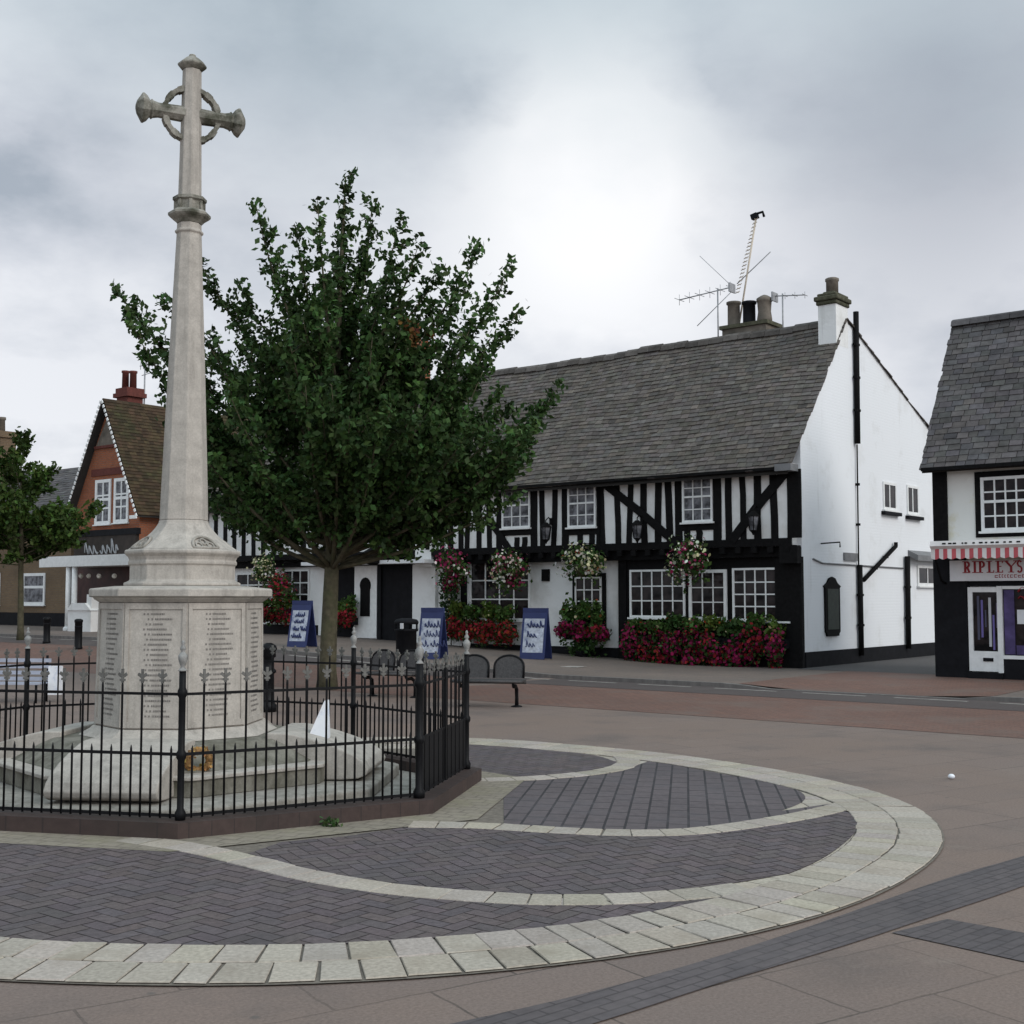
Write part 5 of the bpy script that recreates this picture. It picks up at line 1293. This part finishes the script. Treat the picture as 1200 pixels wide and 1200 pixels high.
b = MB(); b.prism([(xm - hwg * .82, zg), (xm + hwg * .82, zg), (xm, zap - .6)], -.05, -.004, lambda p, q, t: (p, t, q)); b.build('gable_boarding', 'potbuff', red)
b = MB(); b.box(xm - hwg * .9, xm + hwg * .9, -.09, -.051, zg - .1, zg); zb2 = rf(125, 552)[1]; b.box(rf(108, 552)[0], rf(153, 552)[0], -.04, -.004, zb2 - .16, zb2 + .1); b.build('brick_string_course', 'clay', red)
for p0_, p1_ in (((113, 563), (130, 614)), ((135, 561), (151, 612))):
    x0, z1 = rf(*p0_); x1_, z0 = rf(*p1_); window(red, (x0 + x1_) / 2, -.004, z0, z1, x1_ - x0, 2, 3, 0, 'net', .12, .06, sash=True)
b = MB(); b.box(xl - .1, xr + .1, -.18, -.004, rf(125, 628)[1], rf(125, 621)[1]); b.build('shop_cornice', 'blackbase', red)
b = MB(); b.box(xl + .1, xr, -.14, -.004, rf(125, 652)[1], rf(125, 628)[1] - .003); sgn = b.build('name_board', simple('dark_brown_board', (.03, .022, .018), .7, .4, 4, bmp=0), red)
b = MB(); scribble(b, lambda x_, z_: (x_, -.16, z_), rf(103, 645)[0], rf(150, 645)[0], rf(128, 649)[1], .55, .03)
b.build('board_script', 'alu', sgn)
b = MB(); b.box(xl + .2, xr - .05, -.06, -.004, -.2, rf(125, 656)[1]); b.build('dark_shop_front', simple('dark_red_front', (.05, .018, .015), .5, .5, 2, bmp=0), red)
cx0, cz1 = rf(52, 653, -1.8); cx1, cz0 = rf(160, 661, -1.8)
b = MB(); b.box(cx0, cx1, -1.9, -.07, cz0, cz1 - .05); b.box(cx0 - .03, cx1 + .03, -1.98, -1.902, cz0 - .03, cz1); cn = b.build('canopy', 'frame', red)
for px in (80, 87): 
    pxx = rf(px, 700, -1.85)[0]; b = MB(); b.tube([(pxx, -1.85, -.2), (pxx, -1.85, cz0)], .10, 10); b.lathe([(.16, 0), (.16, .15), (.11, .2)], 10, 0, (pxx, -1.85, -.05)); b.build('canopy_post', 'frame', cn)
b = MB()
for px in (95, 104, 116, 134): q = rf(px, 675, -1.2); b.ico((q[0], -1.2, q[1]), .09, n=5)
b.build('canopy_lamps', 'bulb', cn)
wx0_, wz1_ = rf(86, 705, -1.9); wx1_, wz0_2 = rf(112, 742, -1.9)
b = MB(); b.box(wx0_, wx1_, -2.1, -1.7, -.2, wz1_ - .3); b.box(wx1_ - .35, wx1_ - .05, -2.05, -1.75, wz1_ - .3, wz1_ + .25); b.prism([(wx0_ - .05, wz1_ - .3), (wx1_ + .05, wz1_ - .3), (wx1_ - .3, wz1_ - .05), (wx0_ + .3, wz1_ - .05)], -2.15, -1.65, lambda p, q, t: (p, t, q)); b.build('porch_wall', 'white', red)
q = rf(151, 462, 2.5)
b = MB(); b.box(q[0] - .38, q[0] + .38, 2.2, 2.9, zap - 1, q[1] - .15); b.box(q[0] - .5, q[0] + .5, 2.1, 3.0, q[1] - .15, q[1] + .02); b.box(q[0] - .4, q[0] + .4, 2.15, 2.95, q[1] + .02, q[1] + .22); ch = b.build('chimney', 'clay', red)
for px, h in ((147, .75), (156, .68)):
    xx = rf(px, 450, 2.5)[0]; b = MB(); b.lathe([(.14, 0), (.13, h - .1), (.16, h - .08), (.16, h)], 12, 0, (xx, 2.5, q[1] + .221)); b.build('chimney_pot', 'clay', ch)
q = rf(170, 425, 3.0); X = R0[0] + q[0] * EX[0] + 3 * EY[0]; Y = R0[1] + q[0] * EX[1] + 3 * EY[1]
r = thing('house_aerial', (X, Y, zap - .6 + ZR_), 'thin television aerial behind the red chimney pots', 'aerial', ANG, 'television aerials on the roofs')
b = MB(); hh = q[1] - zap + .6; b.tube([(0, 0, 0), (0, 0, hh)], .03, 6); b.build('mast', 'alu', r)
b = MB(); b.tube([(-.35, 0, hh - .1), (.55, 0, hh - .1)], .02, 5); b.tube([(-.2, 0, hh - .5), (.5, 0, hh - .45)], .016, 5)
for k in range(5): b.tube([(-.3 + .2 * k, 0, hh - .25), (-.3 + .2 * k, 0, hh + .05)], .012, 5)
b.build('boom', 'alu', r)

# ------------------------------------------------------------------ tan brick house, far left
T0 = xy_of(-30.0, 1.2); ZT = hz(*T0)
tan = thing('tan_brick_house', (*T0, ZT), 'tan brick house with grey slate roof at far left', 'house', ANG)
tf = lambda px, py, o=0: fac(px, py, o, T0, ZT)
xR_, _ = tf(82, 700); xL_ = tf(-90, 700)[0]; zE_ = tf(60, 600)[1]; zRg = tf(60, 552, 4)[1]
b = MB(); b.box(xL_, xR_, 0, .3, -.3, zE_); b.prism([(0.301, -.3), (.301, zE_), (4, zRg - .1), (8, zE_), (8, -.3)], xR_ - .3, xR_ - .001, lambda p, q, t: (t, p, q)); b.build('wall', 'tanbrick', tan)
b = MB(); b.box(xL_, xR_, -.05, -.004, -.3, tf(40, 718)[1]); b.build('dark_base', 'blackbase', tan)
b = MB(); slab(b, xL_, xR_ + .2, [(-.3, zE_ - .1), (4, zRg)], .1); slab(b, xL_, xR_ + .2, [(4.01, zRg), (8.3, zE_ - .1)], .1); tiled_slope(b, xL_, xR_ + .2, -.33, zE_ - .08, 4, zRg + .02, .3, .25, .02, 0.0); b.build('roof', 'slate', tan)
x0, z1 = tf(28, 672); x1_, z0 = tf(53, 709); window(tan, (x0 + x1_) / 2, -.004, z0, z1, x1_ - x0, 1, 2, 0, 'net', .12, .05, sash=True)
x0, z1 = tf(-25, 672); x1_, z0 = tf(0, 709); window(tan, (x0 + x1_) / 2, -.004, z0, z1, x1_ - x0, 1, 2, 0, 'net', .12, .05, sash=True)
x0, z1 = tf(-14, 512, 3); x1_, _ = tf(10, 512, 3); b = MB(); b.box(x0, x1_, 2.6, 3.4, zE_, z1 - .2); b.box(x0 - .1, x1_ + .1, 2.5, 3.5, z1 - .2, z1 + .1); ch = b.build('chimney', 'tanbrick', tan)
b = MB(); b.lathe([(.17, 0), (.15, .6), (.19, .62), (.19, .75)], 12, 0, ((x0 + x1_) / 2 + .3, 3, z1 + .1)); b.build('chimney_pot', 'potbuff', ch)

# ------------------------------------------------------------------ sky, sun, camera
SUN_AZ = radians(52); SUN_EL = radians(33)     # azimuth measured from behind the camera towards the right
sd = np.array((sin(SUN_AZ) * cos(SUN_EL), -cos(SUN_AZ) * cos(SUN_EL), sin(SUN_EL)))
W = bpy.data.worlds.new('World'); scn.world = W; W.use_nodes = True; nt = W.node_tree
bg = nt.nodes['Background']
sky = N(nt, 'ShaderNodeTexSky', sky_type='NISHITA'); sky.sun_disc = False; sky.sun_elevation = SUN_EL
sky.sun_rotation = math.atan2(sd[0], sd[1]); sky.air_density = 1.0; sky.dust_density = 2.0
tc = N(nt, 'ShaderNodeTexCoord'); nrm = N(nt, 'ShaderNodeVectorMath', operation='NORMALIZE'); L(nt, tc.outputs['Generated'], nrm.inputs[0])
sp = N(nt, 'ShaderNodeSeparateXYZ'); L(nt, nrm.outputs[0], sp.inputs[0])
def mth(op, a, c, d=None, clamp=False):
    n = N(nt, 'ShaderNodeMath', operation=op); n.use_clamp = clamp
    for i, v in enumerate((a, c, d)):
        if v is None: continue
        if hasattr(v, 'is_linked'): L(nt, v, n.inputs[i])
        else: n.inputs[i].default_value = v
    return n.outputs[0]
zc = mth('MAXIMUM', sp.outputs[2], 0.0); den = mth('ADD', zc, .16)
cx = mth('DIVIDE', sp.outputs[0], den); cy = mth('DIVIDE', sp.outputs[1], den)
cb = N(nt, 'ShaderNodeCombineXYZ'); L(nt, cx, cb.inputs[0]); L(nt, cy, cb.inputs[1]); cb.inputs[2].default_value = 1.7
n1 = noise(nt, cb.outputs[0], 1.45, 10, .58)
n2 = noise(nt, cb.outputs[0], .42, 3, .5)
dm = N(nt, 'ShaderNodeMapping'); dm.inputs['Scale'].default_value = (1, 1, 1.7); dm.inputs['Location'].default_value = (3.1, 1.2, .4); L(nt, nrm.outputs[0], dm.inputs[0])
n3 = noise(nt, dm.outputs[0], 4.2, 8, .55); n4 = noise(nt, dm.outputs[0], 1.9, 3, .5)
cl = mth('ADD', mth('ADD', mth('MULTIPLY', n1, .22), mth('MULTIPLY', n2, .18)), mth('ADD', mth('MULTIPLY', n3, .42), mth('MULTIPLY', n4, .26)))
cloud = N(nt, 'ShaderNodeValToRGB'); L(nt, cl, cloud.inputs[0])
e = cloud.color_ramp.elements; e[0].position = .47; e[0].color = (.40, .45, .52, 1); e[1].position = .60; e[1].color = (.90, .915, .96, 1)
m_ = e.new(.53); m_.color = (.66, .69, .755, 1)
def dirglow(px, py, power):
    d = np.array(ray(px, py)); d /= np.linalg.norm(d)
    dp = N(nt, 'ShaderNodeVectorMath', operation='DOT_PRODUCT'); L(nt, nrm.outputs[0], dp.inputs[0]); dp.inputs[1].default_value = tuple(d)
    return mth('POWER', mth('MAXIMUM', dp.outputs['Value'], 0.), power)
g1 = dirglow(685, 215, 150.); g3 = dirglow(690, 215, 150.); gm = mth('MULTIPLY', mth('MULTIPLY', mth('SUBTRACT', mth('MULTIPLY_ADD', n3, 1.9, g1), 1.12, None), 2.6, None, True), mth('MULTIPLY', g3, 1.35, None, True))
g2 = dirglow(700, 330, 22.); 
top = mth('MULTIPLY', mth('SUBTRACT', zc, .26, None, True), 2.2)
col = mixc(nt, mth('MULTIPLY', g2, .38), cloud.outputs[0], (.88, .90, .94))
col = mixc(nt, mth('MINIMUM', gm, 1.0), col, (1.12, 1.12, 1.13))
d1_ = dirglow(1110, 140, 90.); d2_ = dirglow(330, 110, 60.); col = mixc(nt, mth('MULTIPLY', d2_, .45), col, (.40, .45, .51)); col = mixc(nt, mth('MULTIPLY', d1_, mth('MULTIPLY_ADD', n2, 1.2, .05)), col, (.34, .37, .435))
tl = mth('MULTIPLY_ADD', mth('MULTIPLY_ADD', n3, .22, zc), 4.2, -1.75, True); col = mixc(nt, mth('MULTIPLY', tl, .75), col, (.40, .53, .59))
# a cloud deck is brighter overhead; unseen sky behind viewer boosted to light walls
upz = mth('MULTIPLY_ADD', mth('SUBTRACT', zc, .48, None, True), 1.5, 1.0)
back = mth('MULTIPLY_ADD', mth('MULTIPLY', mth('MAXIMUM', mth('MULTIPLY', sp.outputs[1], -1.), 0.), 1.0), .65, 1.0)
sc_ = mth('MULTIPLY', upz, back)
vm = N(nt, 'ShaderNodeVectorMath', operation='SCALE'); L(nt, col, vm.inputs[0]); L(nt, sc_, vm.inputs['Scale'])
# clouds carried at the same strength as the physical sky, which shows through a little
k10 = N(nt, 'ShaderNodeVectorMath', operation='SCALE'); L(nt, vm.outputs[0], k10.inputs[0]); k10.inputs['Scale'].default_value = 10.
fin = mixc(nt, .93, sky.outputs[0], k10.outputs[0]); L(nt, fin, bg.inputs['Color']); bg.inputs['Strength'].default_value = .1
sl = bpy.data.lights.new('sun', 'SUN'); sl.energy = 1.45; sl.angle = radians(30); sl.color = (1., .965, .92)
so = bpy.data.objects.new('sun', sl); COL.objects.link(so)
from mathutils import Vector
so.rotation_euler = Vector(-sd).to_track_quat('-Z', 'Y').to_euler(); so.location = (20, -20, 30)
cam = bpy.data.cameras.new('camera'); co = bpy.data.objects.new('camera', cam); COL.objects.link(co); scn.camera = co
co.location = (0, 0, CH); co.rotation_euler = (pi / 2 + TH, 0, 0)
cam.sensor_width = 36; cam.sensor_fit = 'HORIZONTAL'; cam.lens = 36 * F / 1200; cam.clip_end = 3000; cam.clip_start = .05
scn.view_settings.view_transform = 'Standard'; scn.view_settings.look = 'None'; scn.view_settings.exposure = 0; scn.view_settings.gamma = 1
scn.cycles.max_bounces = 6; scn.cycles.diffuse_bounces = 4; scn.cycles.use_denoising = True
